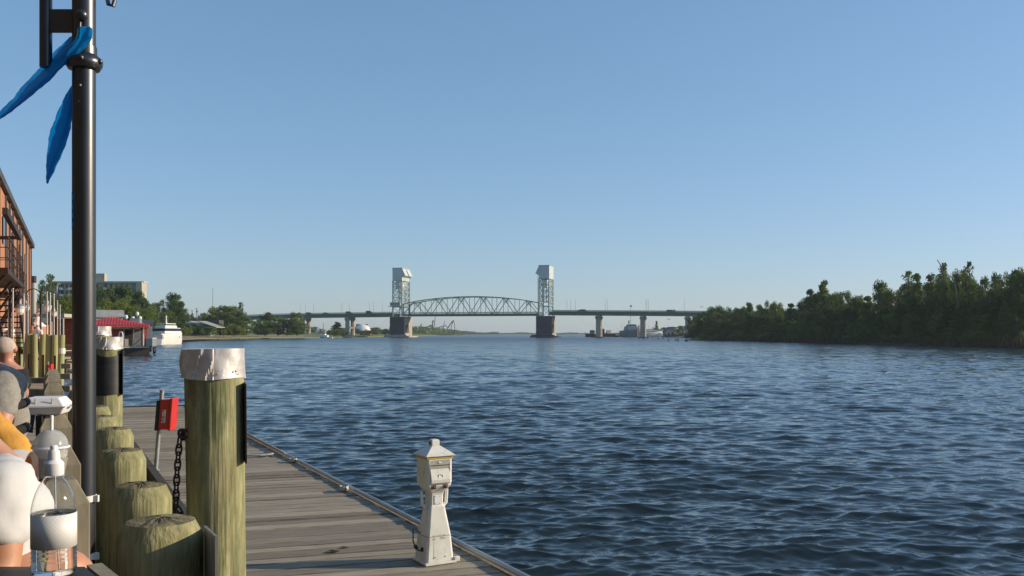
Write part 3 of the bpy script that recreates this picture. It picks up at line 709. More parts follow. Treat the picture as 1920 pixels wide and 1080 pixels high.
# --- left bank trees (px, top, D, width px, kind, leaf, label)
LT = [
 (196, 533, 330, 50, 'round', 'leafdark', 'big dark tree in front of the apartment block, just right of the lamp pole'),
 (226, 531, 335, 56, 'round', 'leafdark', 'tall dark tree hiding the middle of the apartment block'),
 (252, 541, 325, 48, 'round', 'leafdark', 'dark tree under the right end of the apartment block'),
 (270, 556, 322, 30, 'round', 'leafdark', 'dark rounded tree at the right edge of the clump below the apartment block'),
 (205, 557, 270, 50, 'round', 'leaflight', 'yellow-green tree behind the grey gable roof'),
 (226, 562, 262, 40, 'round', 'leaflight', 'sunlit tree above the red roof ridge'),
 (250, 574, 262, 40, 'round', 'leaflight', 'low yellow-green tree behind the white domes'),
 (190, 572, 250, 36, 'bush', 'leaflight', 'low bright tree left of the grey gable roof'),
 (286, 566, 400, 34, 'round', 'leafmid', 'mid green tree left of the tall tree with the tufted top'),
 (303, 560, 405, 34, 'round', 'leafdark', 'dark tree touching the left side of the tufted tree'),
 (327, 547, 410, 38, 'umbrella', 'leafdark', 'tall dark tree with a tufted top behind the white yacht'),
 (333, 562, 405, 40, 'round', 'leafdark', 'broad dark tree below the tufted treetop'),
 (296, 586, 390, 44, 'bush', 'leaflight', 'low olive hedge-like tree behind the grey house'),
 (355, 586, 640, 26, 'round', 'leafdark', 'small far tree left of the utility poles'),
 (381, 585, 650, 24, 'round', 'leafdark', 'small far tree right of the utility poles'),
 (365, 594, 640, 40, 'bush', 'leafdark', 'far low trees behind the long pale roof'),
 (421, 571, 500, 60, 'round', 'leafmid', 'largest rounded tree on the left riverbank'),
 (402, 577, 490, 40, 'round', 'leaflight', 'pale green tree at the left side of the largest rounded tree'),
 (440, 580, 486, 50, 'round', 'leafmid', 'green tree at the right side of the largest rounded tree'),
 (452, 566, 492, 20, 'sparse', 'leafdark', 'thin see-through treetop rising right of the largest rounded tree'),
 (457, 590, 488, 34, 'round', 'leafmid', 'green riverbank tree with pale trunk by the seawall'),
 (374, 608, 452, 44, 'bush', 'leafdark', 'dark shrub in front of the long pale roof'),
 (392, 611, 450, 30, 'bush', 'leafmid', 'green shrub left of the riverside trees'),
 (412, 605, 470, 40, 'bush', 'leaflight', 'bright low tree at the foot of the largest rounded tree'),
 (438, 606, 472, 36, 'bush', 'leaflight', 'bright low tree second along the seawall'),
 (484, 598, 560, 30, 'round', 'leafmid', 'small green tree in the gap where the bridge ramp starts'),
 (500, 585, 545, 36, 'umbrella', 'leafdark', 'dark tree with a ragged flat top in the riverside clump'),
 (496, 599, 530, 48, 'round', 'leafmid', 'bushy green tree left in the riverside clump'),
 (521, 593, 535, 40, 'round', 'leafmid', 'middle tree of the riverside clump under the bridge line'),
 (539, 597, 535, 40, 'round', 'leafdark', 'dark tree right of the middle of the riverside clump'),
 (556, 584, 540, 32, 'round', 'leaflight', 'tallest sunlit tree at the right end of the riverside clump'),
 (558, 604, 538, 40, 'round', 'leafmid', 'green tree below the tallest sunlit one at the clump end'),
 (545, 623, 530, 20, 'bush', 'leaflight', 'small bright bush by the water at the clump end'),
 (590, 612, 980, 22, 'round', 'leafmid', 'far tree just right of the first twin column pier'),
 (603, 616, 900, 18, 'round', 'leafmid', 'far low tree left of the pointed one'),
 (618, 618, 780, 24, 'bush', 'leafmid', 'low trees under the bridge between the twin column piers'),
 (632, 603, 760, 22, 'tall', 'leafmid', 'pointed conifer-like tree between the twin column piers'),
 (630, 616, 700, 22, 'round', 'leaflight', 'bright green tree by the water left of the second pier'),
 (642, 614, 705, 24, 'round', 'leafmid', 'green tree touching the second twin column pier'),
 (668, 615, 980, 24, 'bush', 'leafmid', 'low trees in front of the white dome'),
 (686, 617, 980, 24, 'bush', 'leafdark', 'dark low trees right of the white dome foot'),
 (704, 613, 960, 26, 'round', 'leafmid', 'rounded tree between the white dome and the left tower pier'),
 (722, 616, 1000, 26, 'bush', 'leafdark', 'dark trees beside the left tower pier'),
 (739, 611, 1000, 22, 'round', 'leafdark', 'dark treetop peeping left of the left tower pier'),
 # left of the lamp pole
 (282, 574, 300, 34, 'round', 'leafmid', 'green tree right of the clump below the apartment block'),
 (262, 572, 280, 40, 'round', 'leafmid', 'mid green tree behind the right end of the red roof'),
 (312, 580, 380, 40, 'round', 'leafmid', 'low green tree in the dip left of the tufted tree'),
 (240, 552, 300, 46, 'round', 'leafmid', 'leafy green tree low in front of the apartment block middle'),
 (95, 513, 240, 40, 'sparse', 'leafmid', 'tall thin tree with airy crown left of the lamp pole'),
 (78, 524, 245, 30, 'sparse', 'leafmid', 'airy treetop beside the wooden building corner'),
 (80, 552, 200, 40, 'round', 'leafdark', 'dark tree behind the arched double lamp'),
 (108, 556, 210, 40, 'round', 'leafmid', 'green tree left of the lamp pole below the apartment block'),
 (128, 548, 215, 44, 'round', 'leaflight', 'yellow-green tree half hidden by the lamp pole'),
 (120, 582, 190, 50, 'round', 'leafdark', 'dark low tree left of the lamp pole above the promenade'),
 (150, 575, 200, 50, 'round', 'leafdark', 'dark tree hidden behind the lamp pole'),
 (345, 612, 420, 28, 'bush', 'leaflight', 'bright shrub between the yacht and the long pale roof'),
]
def zl(px, D):
    X = PX(px, D); best = min(abs(X - x) + abs(D - y) * .3 for x, y in LS)
    return 1.3 + min(4.5, best * .05)
for (px, top, D, wd, kd, mk, lb) in LT:
    tree(px, top, D, wd * (1.22 if 400 < D < 600 and kd != 'sparse' else 1.08), kd, mk, lb, zl(px, D) * .8 if D < 600 else 1.0, group=None)
# right side beyond the bridge
for (px, top, D, wd, kd, mk, lb) in [
 (1231, 601, 860, 8, 'tall', 'leafmid', 'narrow pointed tree rising behind the white yachts under the bridge'),
 (1230, 613, 860, 26, 'bush', 'leafmid', 'low trees round the foot of the narrow pointed one'),
 (1248, 613, 850, 24, 'round', 'leafdark', 'low dark tree behind the boatyard house'),
 (1264, 612, 830, 26, 'round', 'leafmid', 'low green tree right of the boatyard house'),
 (1280, 610, 800, 26, 'round', 'leafdark', 'dark tree beside the last visible bridge pier'),
 (1290, 622, 700, 50, 'bush', 'leafdark', 'dark low trees at the foot of the last visible bridge pier'),
 (1265, 626, 700, 40, 'bush', 'leafdark', 'dark shrubs on the boatyard shore')]:
    tree(px, top, D, wd, kd, mk, lb, .8)
# white dead limbs in the right wood
for k, pts in enumerate(([(1795, 560), (1790, 530), (1782, 517), (1768, 512)], [(1842, 546), (1832, 534), (1822, 524)], [(1878, 543), (1875, 530), (1872, 522)], [(1768, 512), (1764, 497), (1757, 487)])):
    D = DR(1800) * 1.06; m = MB(); q = [P(x, y, D) for x, y in pts]; r0 = P(pts[0][0] + 3, pts[0][1] + 18, D)
    m.tube([r0] + q, [.2] + [.17, .13, .1, .04][:len(q)], 6)
    o = m.build('dead_tree', M['trunk']); tag(o, ['pale bare leaning trunk high in the right bank wood', 'short grey dead limb right of the pale leaning trunk', 'bare grey stick rightmost in the right bank wood', 'thin bare twig above the pale leaning trunk'][k], 'dead tree')
# ================================================================ LEFT BANK BUILDINGS, BOATS, RIVERSIDE
def part(name, mt, par, fn, **k):
    m = MB(off=par.location if par.parent is None else par.parent.location, rz=0)
    fn(m); return m.build(name, mt, par, **k)
def gable(m, cx, cy, w_, d_, z0, z1, z2, yaw=0, over=.4, walls=True):
    """gable house: ridge along local y; returns wall+roof polygons in world coords"""
    Rz = Matrix.Rotation(yaw, 3, 'Z'); c = Vector((cx, cy, 0))
    def q(x, y, z): return c + Rz @ Vector((x, y, z))
    if walls:
        m.prism([q(-w_ / 2, -d_ / 2, z0), q(w_ / 2, -d_ / 2, z0), q(w_ / 2, -d_ / 2, z1), q(0, -d_ / 2, z2 - .15), q(-w_ / 2, -d_ / 2, z1)], Rz @ Vector((0, d_, 0)))
    else:
        e = over
        sl = (z2 - z1) / (w_ / 2)
        for s in (-1, 1):
            a = q(s * (w_ / 2 + e), -d_ / 2 - e, z1 - e * sl); b = q(0, -d_ / 2 - e, z2)
            m.prism([a, b, b + Vector((0, 0, .25)), a + Vector((0, 0, .25))], Rz @ Vector((0, d_ + 2 * e, 0)))
    return q
def house(name, label, px, D, w_, d_, zb, zw, zr, yaw, wall, roof, cat='house', wins=()):
    t = thing(name, label, cat, (PX(px, D), D, zb))
    m = MB(off=t.location); q = gable(m, PX(px, D), D, w_, d_, zb, zw, zr, yaw); m.build('wall', wall, t)
    m = MB(off=t.location); gable(m, PX(px, D), D, w_, d_, zb, zw, zr, yaw, walls=False); m.build('roof', roof, t)
    for (x, z, ww, hh) in wins:
        m = MB(off=t.location); m.prism([q(x - ww / 2, -d_ / 2 - .06, z), q(x + ww / 2, -d_ / 2 - .06, z), q(x + ww / 2, -d_ / 2 - .06, z + hh), q(x - ww / 2, -d_ / 2 - .06, z + hh)], Matrix.Rotation(yaw, 3, 'Z') @ Vector((0, .05, 0)))
        m.build('window', M['glassdark'], t)
    return t
# --- apartment block
D = 420; s_ = D / F
ap = thing('apartment_building', 'long tan apartment block standing above the trees behind the lamp pole', 'building', (PX(185, D), D, 4)); ao = ap.location
def pb(m, x0, x1, y0, y1, d0, d1): # pixel box at depth D
    m.box(((PX(x0, D) + PX(x1, D)) / 2, D + (d0 + d1) / 2, (PZ(y0, D) + PZ(y1, D)) / 2), (abs(x1 - x0) * s_, d1 - d0, abs(y1 - y0) * s_))
m = MB(off=ao); pb(m, 113, 270, 531, 640, 0, 3); m.build('wall', M['tan'], ap)
m = MB(off=ao); pb(m, 92, 112.6, 533, 640, -3, 3); m.build('wing', M['greywall'], ap)  # wing's shade put into its colour: darker grey than the main wall
m = MB(off=ao); pb(m, 101, 271, 527.5, 530.9, -1, 4); m.build('roof', M['tan'], ap)
m = MB(off=ao); pb(m, 166, 194, 512.5, 527.3, 1, 3.5); m.build('penthouse', M['tan'], ap)
m = MB(off=ao); pb(m, 259, 270, 529, 640, -2.5, -.1); m.build('stair_tower', M['tan'], ap)
m = MB(off=ao); pb(m, 247.5, 258.6, 531.5, 640, -.1, -.02); m.build('dark_panel', M['greywall'], ap)
for fl in range(6):
    y = 533 + fl * 12
    for k, x in enumerate([115, 123, 131, 139, 156, 164, 174, 180, 196, 206, 216, 226, 236]):
        if fl > 2 and x > 190: continue
        m = MB(off=ao); pb(m, x, x + 4.6, y, y + 7, -.12, -.02); wn = m.build('window', M['glassdark'], ap)
        if k % 2 == 0:
            m = MB(off=ao); pb(m, x - 1, x + 6, y + 6.5, y + 10, -1.6, -1.4); pb(m, x - 1, x + 6, y + 10.1, y + 10.8, -1.6, -.02); m.build('balcony', M['white'], wn)
# --- houses
house('house', 'grey gable-roofed house poking out above the red roof, left of the domes', 190, 215, 5.5, 9, 2.5, 7.2, 8.6, R(-62), M['cream'], M['roofgrey'], wins=[(0, 5, 1, 1.3)])
house('boathouse', 'grey boathouse with small dark windows between the red roof and the white yacht', 293, 330, 9, 10, 1.5, 4.6, 7.0, R(25), M['greywall'], M['roofgrey'], 'boathouse', [(-2.5, 4, .8, 1.2), (0, 4, .8, 1.2), (2.5, 4, .8, 1.2), (-2.5, 2, .8, 1.2), (1, 2, .8, 1.2)])
house('house', 'house with a dark blue roof just right of the red roofed float', 272, 235, 4.5, 3.4, 2, 5.4, 6.6, R(111), M['greywall'], M['roofdark'])
# long low building with stepped pale roof
D = 455; hb = thing('club_house', 'long low building with a pale stepped roof behind riverside shrubs', 'building', (PX(362, D), D, 2)); ho = hb.location
m = MB(off=ho); m.box((PX(362, D), D + 6, 4.0), (15.5, 12, 4.4)); m.build('wall', M['greywall'], hb)
for k in range(3):
    m = MB(off=ho); x0 = PX(335 + k * 18, D)
    m.prism([(x0, D - 1, 9.2), (x0 + 9.6, D - 1, 6.1), (x0 + 9.6, D - 1, 6.4), (x0, D - 1, 9.6)], (0, 14, 0)); m.build('roof', M['roofgrey'], hb)
m = MB(off=ho); m.box((PX(365, D), D + 20, 8.2), (14, 8, 4.0)); m.build('rear_block', M['roofdark'], hb)
# --- floating fuel station with red pyramid roof
D = 137; fs = thing('fuel_station', 'floating station with a ribbed red hip roof and open front, left of the white yacht', 'boathouse', (PX(205, D), D, 0)); fo = fs.location
xL, xR = PX(138, D), PX(268, D); dep = 8.0; yF = D + .8
m = MB(off=fo); m.box(((PX(128, D) + PX(274.5, D)) / 2, D + 5, .45), ((274.5 - 128) * D / F, 10, 1.5)); m.build('float', M['timber_dark'], fs)
m = MB(off=fo); m.box(((PX(128, D) + PX(275, D)) / 2, D + 5, 1.27), ((275 - 128) * D / F + .1, 10.2, .12)); m.build('deck', M['timber'], fs)
m = MB(off=fo); m.box((PX(240, D), D - .12, 1.18), (5.6, .08, .22)); m.build('rub_rail', M['cream'], fs)
cx = (xL + xR) / 2; hw = (xR - xL) / 2 + .5; zE, zP = 4.5, 5.75
m = MB(off=fo); y0, y1 = yF - .6, yF + dep + .4; ym = (y0 + y1) / 2
A = [(cx - hw, y0, zE), (cx + hw, y0, zE), (cx + hw, y1, zE), (cx - hw, y1, zE)]; T = (cx, ym, zP)
m.add(A + [T], [(0, 1, 4), (1, 2, 4), (2, 3, 4), (3, 0, 4), (3, 2, 1, 0)]); rf = m.build('roof', M['redroof'], fs)
m = MB(off=fo)
for k in range(1, 28):
    u = k / 28; x = cx - hw + 2 * hw * u; v = 1 - abs(u - .5) * 2
    a = Vector((x, y0, zE + .03)); b = Vector((x, y0 + (ym - y0) * v, zE + (zP - zE) * v + .03)); m.bar(a, b, .13, .17)
for k in range(1, 20):
    u = k / 20; y = y0 + (y1 - y0) * u; v = 1 - abs(u - .5) * 2
    m.bar((cx + hw, y, zE + .03), (cx + hw - hw * v, y, zE + (zP - zE) * v + .03), .13, .17)
m.build('roof_rib', M['redroof'], rf)
m = MB(off=fo); m.box((cx, y0 + .02, zE - .16), (2 * hw, .08, .3)); m.box((cx + hw - .02, ym, zE - .16), (.08, y1 - y0, .3)); m.build('fascia', M['redwall'], fs)
m = MB(off=fo); m.box((cx - .3, yF + .2, zE - .44), (2 * hw - 1.6, .1, .22)); m.build('white_header', M['cream'], fs)
m = MB(off=fo); m.box((cx - 1, yF + dep - .3, 2.9), (2 * hw - 3, .15, 3.1)); m.build('back_wall', M['timber_dark'], fs)  # dark colour stands in for shade inside the open station
m = MB(off=fo); m.box((cx + .6, yF + 3.2, 3.5), (2.4, .1, 1.6)); m.build('red_board', M['redwall'], fs)
m = MB(off=fo); m.box((PX(254, D), yF + 5.4, 2.85), (1.4, 2.0, 3.0)); m.build('end_room', M['greywall'], fs)
for x in (197, 208, 230, 244, 261): m = MB(off=fo); m.box((PX(x, D), yF + .1, 2.85), (.13, .13, 3.05)); m.build('post', M['greysteel'] if x < 240 else M['timber_dark'], fs)
for x, y in ((267, yF), (268, yF + 3), (268, yF + 6)): m = MB(off=fo); m.box((PX(x, D), y, 2.85), (.3, .3, 3.05)); m.build('red_post', M['redwall'], fs)
for k, x in enumerate((200, 204, 234, 246)):
    m = MB(off=fo); m.box((PX(x, D), yF + 1.3, 1.9), (.5, .5, 1.1 + .2 * (k % 2))); m.build('cabinet', M['greywall'] if k % 2 else M['cream'], fs)
m = MB(off=fo); m.bar((PX(246, D), yF + .4, 1.4), (PX(259, D), yF + .4, 2.5), .1); m.build('ramp_rail', M['iron'], fs)
for k, (dx, z) in enumerate(((278, 1.0), (284, .6), (286, .75))):
    m = MB(off=fo); c = Vector((PX(dx, D) - .1, D + .6 + k * 1.2, z)); m.tube([c + Vector((.12 * math.sin(a) * 0, .42 * math.cos(a), .42 * math.sin(a))) for a in [i * .5236 for i in range(12)]], .15, 8, closed=True); m.build('tyre_fender', M['black'], fs)
D = 136.6
fs.rotation_euler = (0, 0, R(21))
gp = thing('fuel_pump', 'white arched fuel pump standing at the front of the red-roofed float', 'fuel pump', (PX(224, D), D + .5, 1.33))
m = MB(); m.box((0, 0, .35), (.55, .4, .7)); m.build('base', M['white'], gp)
m = MB(); m.tube([(-.26, 0, .7), (-.26, 0, 1.9), (-.15, 0, 2.15), (.15, 0, 2.15), (.26, 0, 1.9), (.26, 0, .7)], .11, 8); m.build('arch', M['white'], gp)
m = MB(); m.box((0, 0, 1.2), (.3, .2, .5)); m.build('display', M['glassdark'], gp)
lk = thing('storage_locker', 'grey storage locker with white bin at the right edge of the red-roofed float', 'locker', (PX(279, 137.5), 139, 1.33))
m = MB(); m.box((-.2, 0, .6), (.9, 1.6, 1.2)); m.build('box', M['greysteel'], lk)
m = MB(); m.box((-.2, 0, 1.24), (1.0, 1.7, .08)); m.build('lid', M['white'], lk)
# --- boats
def boat(name, label, cat, loc, yaw, L, B, fb, mt, sheer=.35, trans=.85, boot=None):
    t = thing(name, label, cat, loc, yaw); m = MB(); secs = []
    for i in range(9):
        u = i / 8; y = -L / 2 + L * u
        w_ = B / 2 * (trans + (1 - trans) * min(1, u * 3)) * (1 - max(0, (u - .45) / .55) ** 2.2 * .98)
        z = fb * (1 + sheer * u * u)
        secs.append([(-w_, y, z), (-w_ * .94, y, fb * .3), (-w_ * .7, y - (.15 * L * max(0, u - .8)), -.4), (w_ * .7, y - (.15 * L * max(0, u - .8)), -.4), (w_ * .94, y, fb * .3), (w_, y, z)])
    m.loft(secs); m.build('hull', mt, t, smooth=True, sharp=35); return t
def bx(t, name, mt, c, d, taper=1.0, bevel=0):
    m = MB(); m.box(c, d, taper=taper); return m.build(name, mt, t, bevel=bevel)
y1 = boat('motor_yacht', 'white motor yacht with dark window band moored stern-on, right of the red roof', 'yacht', (PX(316, 273), 273, 0), -R(14), 13.5, 5.4, 2.5, M['boatwhite'], .12); y1.scale = (1, 1, 1.28)
bx(y1, 'deckhouse', M['boatwhite'], (0, -.6, 3.2), (4.2, 8.4, 1.3), .93, .1); w_ = bx(y1, 'window_band', M['glassdark'], (0, -.6, 3.42), (4.3, 8.5, .6), .95)
bx(y1, 'flybridge', M['boatwhite'], (0, -1.2, 4.15), (3.7, 6.0, .55), .9, .1); bx(y1, 'hardtop', M['boatwhite'], (0, -1.2, 4.8), (3.4, 5.0, .18), 1, .05)
for sx in (-1.5, 1.5):
    for sy in (-3.2, .8): bx(y1, 'hardtop_post', M['greysteel'], (sx, sy, 4.55), (.12, .12, .4))
bx(y1, 'radar_mast', M['boatwhite'], (0, -1.2, 5.6), (.5, .4, 1.5), .5); m = MB(); m.sphere((0, -1.2, 6.45), .28); m.build('radar_dome', M['white'], y1, smooth=True)
bx(y1, 'swim_platform', M['boatwhite'], (0, -7.4, .45), (4.2, 1.4, .7)); bx(y1, 'stern_door', M['greywall'], (.6, -6.79, 1.6), (1.0, .06, 1.4)); bx(y1, 'stern_rail', M['greysteel'], (0, -6.6, 3.1), (4.3, .08, .06))
for k in (-2, 0, 2): m = MB(); m.tube([(2.42, k, 1.7), (2.52, k, 1.7)], .14, 10); m.build('porthole', M['glassdark'], y1)
y2 = boat('cabin_cruiser', 'small pale cruiser moored left of the white yacht by the grey boathouse', 'boat', (PX(297, 262), 262, 0), R(16), 9, 3.2, 1.6, M['boatwhite'])
bx(y2, 'deckhouse', M['greywall'], (0, 0, 2.3), (2.5, 4, 1.3), .9); bx(y2, 'window_band', M['glassdark'], (0, 0, 2.5), (2.52, 3.8, .5), .95)
y3 = boat('dome_yacht', 'large grey-topped yacht carrying four white radomes behind the red roof', 'yacht', (PX(252, 215), 215, 0), R(14), 16, 5, 3, M['boatwhite'])
bx(y3, 'deckhouse', M['greywall'], (0, 0, 4.2), (3.8, 9, 2.2), .9); bx(y3, 'upper_deck', M['greywall'], (.3, 0, 6.1), (2.4, 4, 1.6), .85)
for k, (x, z, r) in enumerate(((-1.7, 7.1, .45), (-.2, 6.9, .38), (.75, 7.9, .4), (1.4, 6.9, .38))):
    m = MB(); m.sphere((x, -.8, z), r, sq=(1, 1, 1.3)); m.build('radome', M['white'], y3, smooth=True)
    m = MB(); m.tube([(x, -.8, z - 1.2), (x, -.8, z)], .07, 6); m.build('radome_post', M['greysteel'], y3)
# --- wooden riverwalk along the left bank
WPTS = [(338, 642.0), (375, 640.0), (410, 638.8), (450, 637.6), (490, 636.8), (530, 636.2), (570, 635.6)]
W3 = [(PX(x, CZ * F / (y - HY)), CZ * F / (y - HY)) for x, y in WPTS]
rw = thing('riverside_pier', 'long low wooden pier with a post railing along the left riverbank', 'pier', (W3[0][0], W3[0][1], 0))
m = MB(off=rw.location); h = MB(off=rw.location)
for (a, b) in zip(W3[:-1], W3[1:]):
    A = Vector((*a, 0)); B = Vector((*b, 0)); d = (B - A).normalized(); nn = Vector((-d.y, d.x, 0)); L = (B - A).length
    m.prism([A + Vector((0, 0, .95)), B + Vector((0, 0, .95)), B + Vector((0, 0, 1.25)), A + Vector((0, 0, 1.25))], nn * 3)
    k = 0
    while k < L:
        p = A + d * k; f = MB(off=rw.location); f.box(p + nn * .1 + Vector((0, 0, .2)), (.3, .3, 1.5)); f.build('pile', M['wetdark'], rw)
        g = MB(off=rw.location); g.box(p + nn * .15 + Vector((0, 0, 1.75)), (.14, .14, 1.0)); g.build('railing_post', M['timber'], rw); k += 2.4
    for z in (1.75, 2.2): h.bar(A + nn * .15 + Vector((0, 0, z)), B + nn * .15 + Vector((0, 0, z)), .09, .12)
m.build('deck', M['timber'], rw); h.build('handrail', M['timber'], rw)
# --- poles and masts
def upole(label, x, y0, D, r, arms=True, name='utility_pole', cat='utility pole', zb=2):
    t = thing(name, label, cat, (PX(x, D), D, zb)); z = PZ(y0, D) - zb
    m = MB(); m.tube([(0, 0, 0), (0, 0, z)], [r, r * .6], 6); m.build('pole', M['timber_dark'], t)
    if arms: m = MB(); m.box((0, 0, z - .8), (2.2, .15, .15)); m.box((.5, 0, z - 3), (.6, .5, 1.1)); m.build('crossarm', M['timber_dark'], t)
upole('dark utility pole, leftmost of three above the far left trees', 360, 581, 700, .35); upole('tallest dark utility pole, middle of three above the far left trees', 368, 577, 700, .3); upole('dark utility pole, rightmost of three above the far left trees', 371, 580, 720, .25, False)
upole('very thin tall radio mast against the sky above the left bank trees', 399, 540, 1500, .45, False, 'radio_mast', 'mast')
upole('slim pale pole standing among trees behind the radomes', 264, 556, 300, .14, False, 'light_pole', 'pole', 3)
upole('bare wooden mast behind the white yacht, at its left', 305, 587, 300, .14, False, 'light_pole', 'pole', 1)
upole('thin antenna between the twin column piers', 606, 605, 1250, .5, False, 'radio_mast', 'mast')
# --- white storage dome with conveyor
D = 1250; k = D / F
dm = thing('storage_dome', 'huge white storage dome seen under the bridge left of the left tower', 'dome', (PX(680, D), D, 0))
m = MB(); m.lathe([(16.5 * k * math.cos(a), 3 + 18 * k * math.sin(a)) for a in [i * .157 for i in range(11)]], n=32, cap=False); m.build('shell', M['white'], dm, smooth=True)
m = MB(); m.bar((-18 * k, -6, 12 * k), (-2 * k, 0, 20.5 * k), 1.8); m.box((-8 * k, 0, 19.5 * k), (8 * k, 4, 3)); m.box((5 * k, 0, 20.6 * k), (9 * k, 4, 1.6)); m.build('conveyor', M['iron'], dm)
tk = thing('storage_tank', 'small white tank house left of the second twin column pier', 'tank', (PX(597, 900), 900, 0))
m = MB(); m.lathe([(1.9, 0), (1.9, 6), (1.2, 7.5), (.1, 8.2)], n=16); m.build('tank', M['white'], tk); bx(tk, 'shed', M['white'], (2.6, 0, 2.5), (2, 3, 4))
def tinyboat(label, x, D, L, mt, house_=None, yaw=0, h=1.0, name='boat', cat='boat'):
    t = boat(name, label, cat, (PX(x, D), D, 0), yaw, L, L * .28, h, mt)
    if house_:
        bx(t, 'cabin', house_, (0, -L * .05, h + .9), (L * .2, L * .35, 1.7), .85); bx(t, 'window_band', M['glassdark'], (0, -L * .05, h + 1.2), (L * .2, L * .33, .5), .93)
    return t
tinyboat('white cabin boat beached by the water between the twin column piers', 607, 660, 8, M['boatwhite'], M['white'], R(60), 2.0)
tinyboat('tiny white skiff low on the water left of the green trees', 617, 600, 5, M['boatwhite'], None, R(80), .7)
bg_ = boat('barge', 'long cream barge with rusty deck beside the second twin column pier', 'barge', (PX(685, 790), 790, 0), R(88), 11.5, 5, 1.7, M['cream'], 0, 1.0); bx(bg_, 'deck_load', M['rust'], (0, 0, 2.3), (3.4, 9, 1.1)); bx(bg_, 'bow_fender', M['wetdark'], (0, -5.9, .9), (4, .4, 1.6))
# --- harbour far downriver between the towers (D about 1700)
D = 1700
def hb_tube(name, label, cat, segs, base=None):
    x0 = min(p[0] for s in segs for p in s[1]); t = thing(name, label, cat, (PX(x0, D), D, 0))
    for nm, pts, r, mt in segs:
        m = MB(off=t.location); m.tube([P(x, y, D) for x, y in pts], r, 6); m.build(nm, mt, t)
    return t
hb_tube('harbour_crane', 'tall dark crane with upright boom, left of the sloping conveyor under the lift span', 'crane', [('boom', [(814, 612), (815, 602), (816.7, 592.5)], [.9, .8, .4], M['iron']), ('leg', [(811, 627), (811, 601)], [1.6, 1.1], M['greywall']), ('jib', [(795, 613.5), (811, 611)], .8, M['iron']), ('cab', [(804.5, 611), (809.5, 610.5)], 1.6, M['rust']), ('mast_head', [(812, 601), (812, 604)], 1.2, M['iron'])])
hb_tube('loading_conveyor', 'long straight conveyor sloping up to the right under the lift span', 'conveyor', [('belt', [(788, 622.5), (836, 610.5), (839.5, 614)], .75, M['iron']), ('support', [(803, 627), (803, 619)], .5, M['iron']), ('support', [(829, 627), (829, 612.5)], .8, M['iron']), ('support', [(831.5, 627), (831.5, 612)], .5, M['iron']), ('mast', [(832, 612), (833.8, 601.5)], [.9, .5], M['greywall']), ('platform', [(827, 617.5), (833, 617.5)], .5, M['iron'])])
hb_tube('shear_crane', 'crane with raised lattice boom, rightmost of the harbour machines under the span', 'crane', [('boom', [(836, 621), (843, 609.5), (849.5, 601.5)], 1.0, M['iron']), ('head', [(848.7, 602.2), (850.4, 600.8)], 1.1, M['iron']), ('stay', [(851, 602), (852.5, 609), (852.8, 620)], .6, M['iron']), ('stay', [(850, 602), (846, 612), (846, 626)], .6, M['iron']), ('tower', [(852.6, 618), (852.6, 627)], [1.2, 3.2], M['iron']), ('strut', [(843, 619), (852, 619)], .4, M['iron'])])
hb_tube('derrick', 'short leaning dark mast just right of the left tower pier', 'crane', [('mast', [(787.5, 625), (789.7, 607)], [.9, 1.1], M['iron']), ('house', [(785.8, 625), (786.2, 612)], .6, M['greywall']), ('base', [(784, 624), (794, 623)], 1.0, M['white'])])
sh = boat('cargo_ship', 'far cargo ship with pale superstructure moored below the harbour cranes', 'ship', (PX(815, D), D, 0), R(86), 66, 12, 3.0, M['wetdark'], 0, .9)
bx(sh, 'superstructure', M['cream'], (0, -3, 8), (9, 18, 9), .85); bx(sh, 'deck_cargo', M['tan'], (0, 18, 4), (8, 26, 3)); bx(sh, 'deck_cargo', M['rust'], (0, -22, 3.8), (8, 16, 2.6))
# --- right bank: workboats and ships beyond the bridge (D about 800)
def mast(t, x, y, z0, z1, r=.12, bars=(), mt=None):
    m = MB(); m.tube([(x, y, z0), (x, y, z1)], [r, r * .6], 6)
    for zz, ww in bars: m.box((x, y, zz), (ww, .12, .14))
    return m.build('mast', mt or M['greysteel'], t)
t1 = boat('tugboat', 'black tugboat just left of the first pier right of the towers', 'tugboat', (PX(1111, 790), 790, 0), R(70), 13, 4.5, 2.6, M['wetdark'], .2)
bx(t1, 'wheelhouse', M['shipgrey'], (0, 0, 4.4), (3.2, 4.6, 3.4), .85); bx(t1, 'window_band', M['glassdark'], (0, 0, 5.2), (3.1, 4.3, .7), .95); mast(t1, 0, 0, 6, 8.6, .1, [(7.4, 1.4)])
t2 = boat('tugboat', 'dark red and white tugboat right beside the first pier', 'tugboat', (PX(1137, 800), 800, 0), R(100), 15, 4.5, 3.0, M['rust'], .3)
bx(t2, 'wheelhouse', M['timber_dark'], (0, 4, 5.2), (3, 4, 4), .85); bx(t2, 'cabin', M['white'], (0, -2, 4.6), (3, 4.5, 3), .8); mast(t2, 0, 3, 6, 9.5, .1)
bx(t2, 'window_band', M['glassdark'], (0, 4, 6.2), (2.9, 3.8, .8), .95)
for i, (x, D, L, mt, hm, lb) in enumerate([(1150, 800, 7, M['timber_dark'], M['rust'], 'brown workboat right of the red and white tugboat'), (1158, 805, 8, M['boatwhite'], M['cream'], 'small white fishing boat left of the grey ship'), (1166, 800, 8, M['boatwhite'], M['timber'], 'fishing boat with lattice mast touching the grey ship')]):
    t = tinyboat(lb, x, D, L, mt, hm, R(80 + i * 20), 1.6, 'fishing_boat'); bx(t, 'deck_gear', M['timber'], (0, L * .3, 2.3), (1.6, 1.5, 1.6)); mast(t, 0, 0, 3, [6.5, 8.5, 12][i], .1, [(5, 1.5)] if i < 2 else [(11, 3.2), (9, 2.2)])
gs = boat('patrol_ship', 'grey ship with tall mast seen bow-on under the right part of the bridge', 'ship', (PX(1183, 780), 780, 0), R(188), 42, 11.5, 5.6, M['shipgrey'], .25)
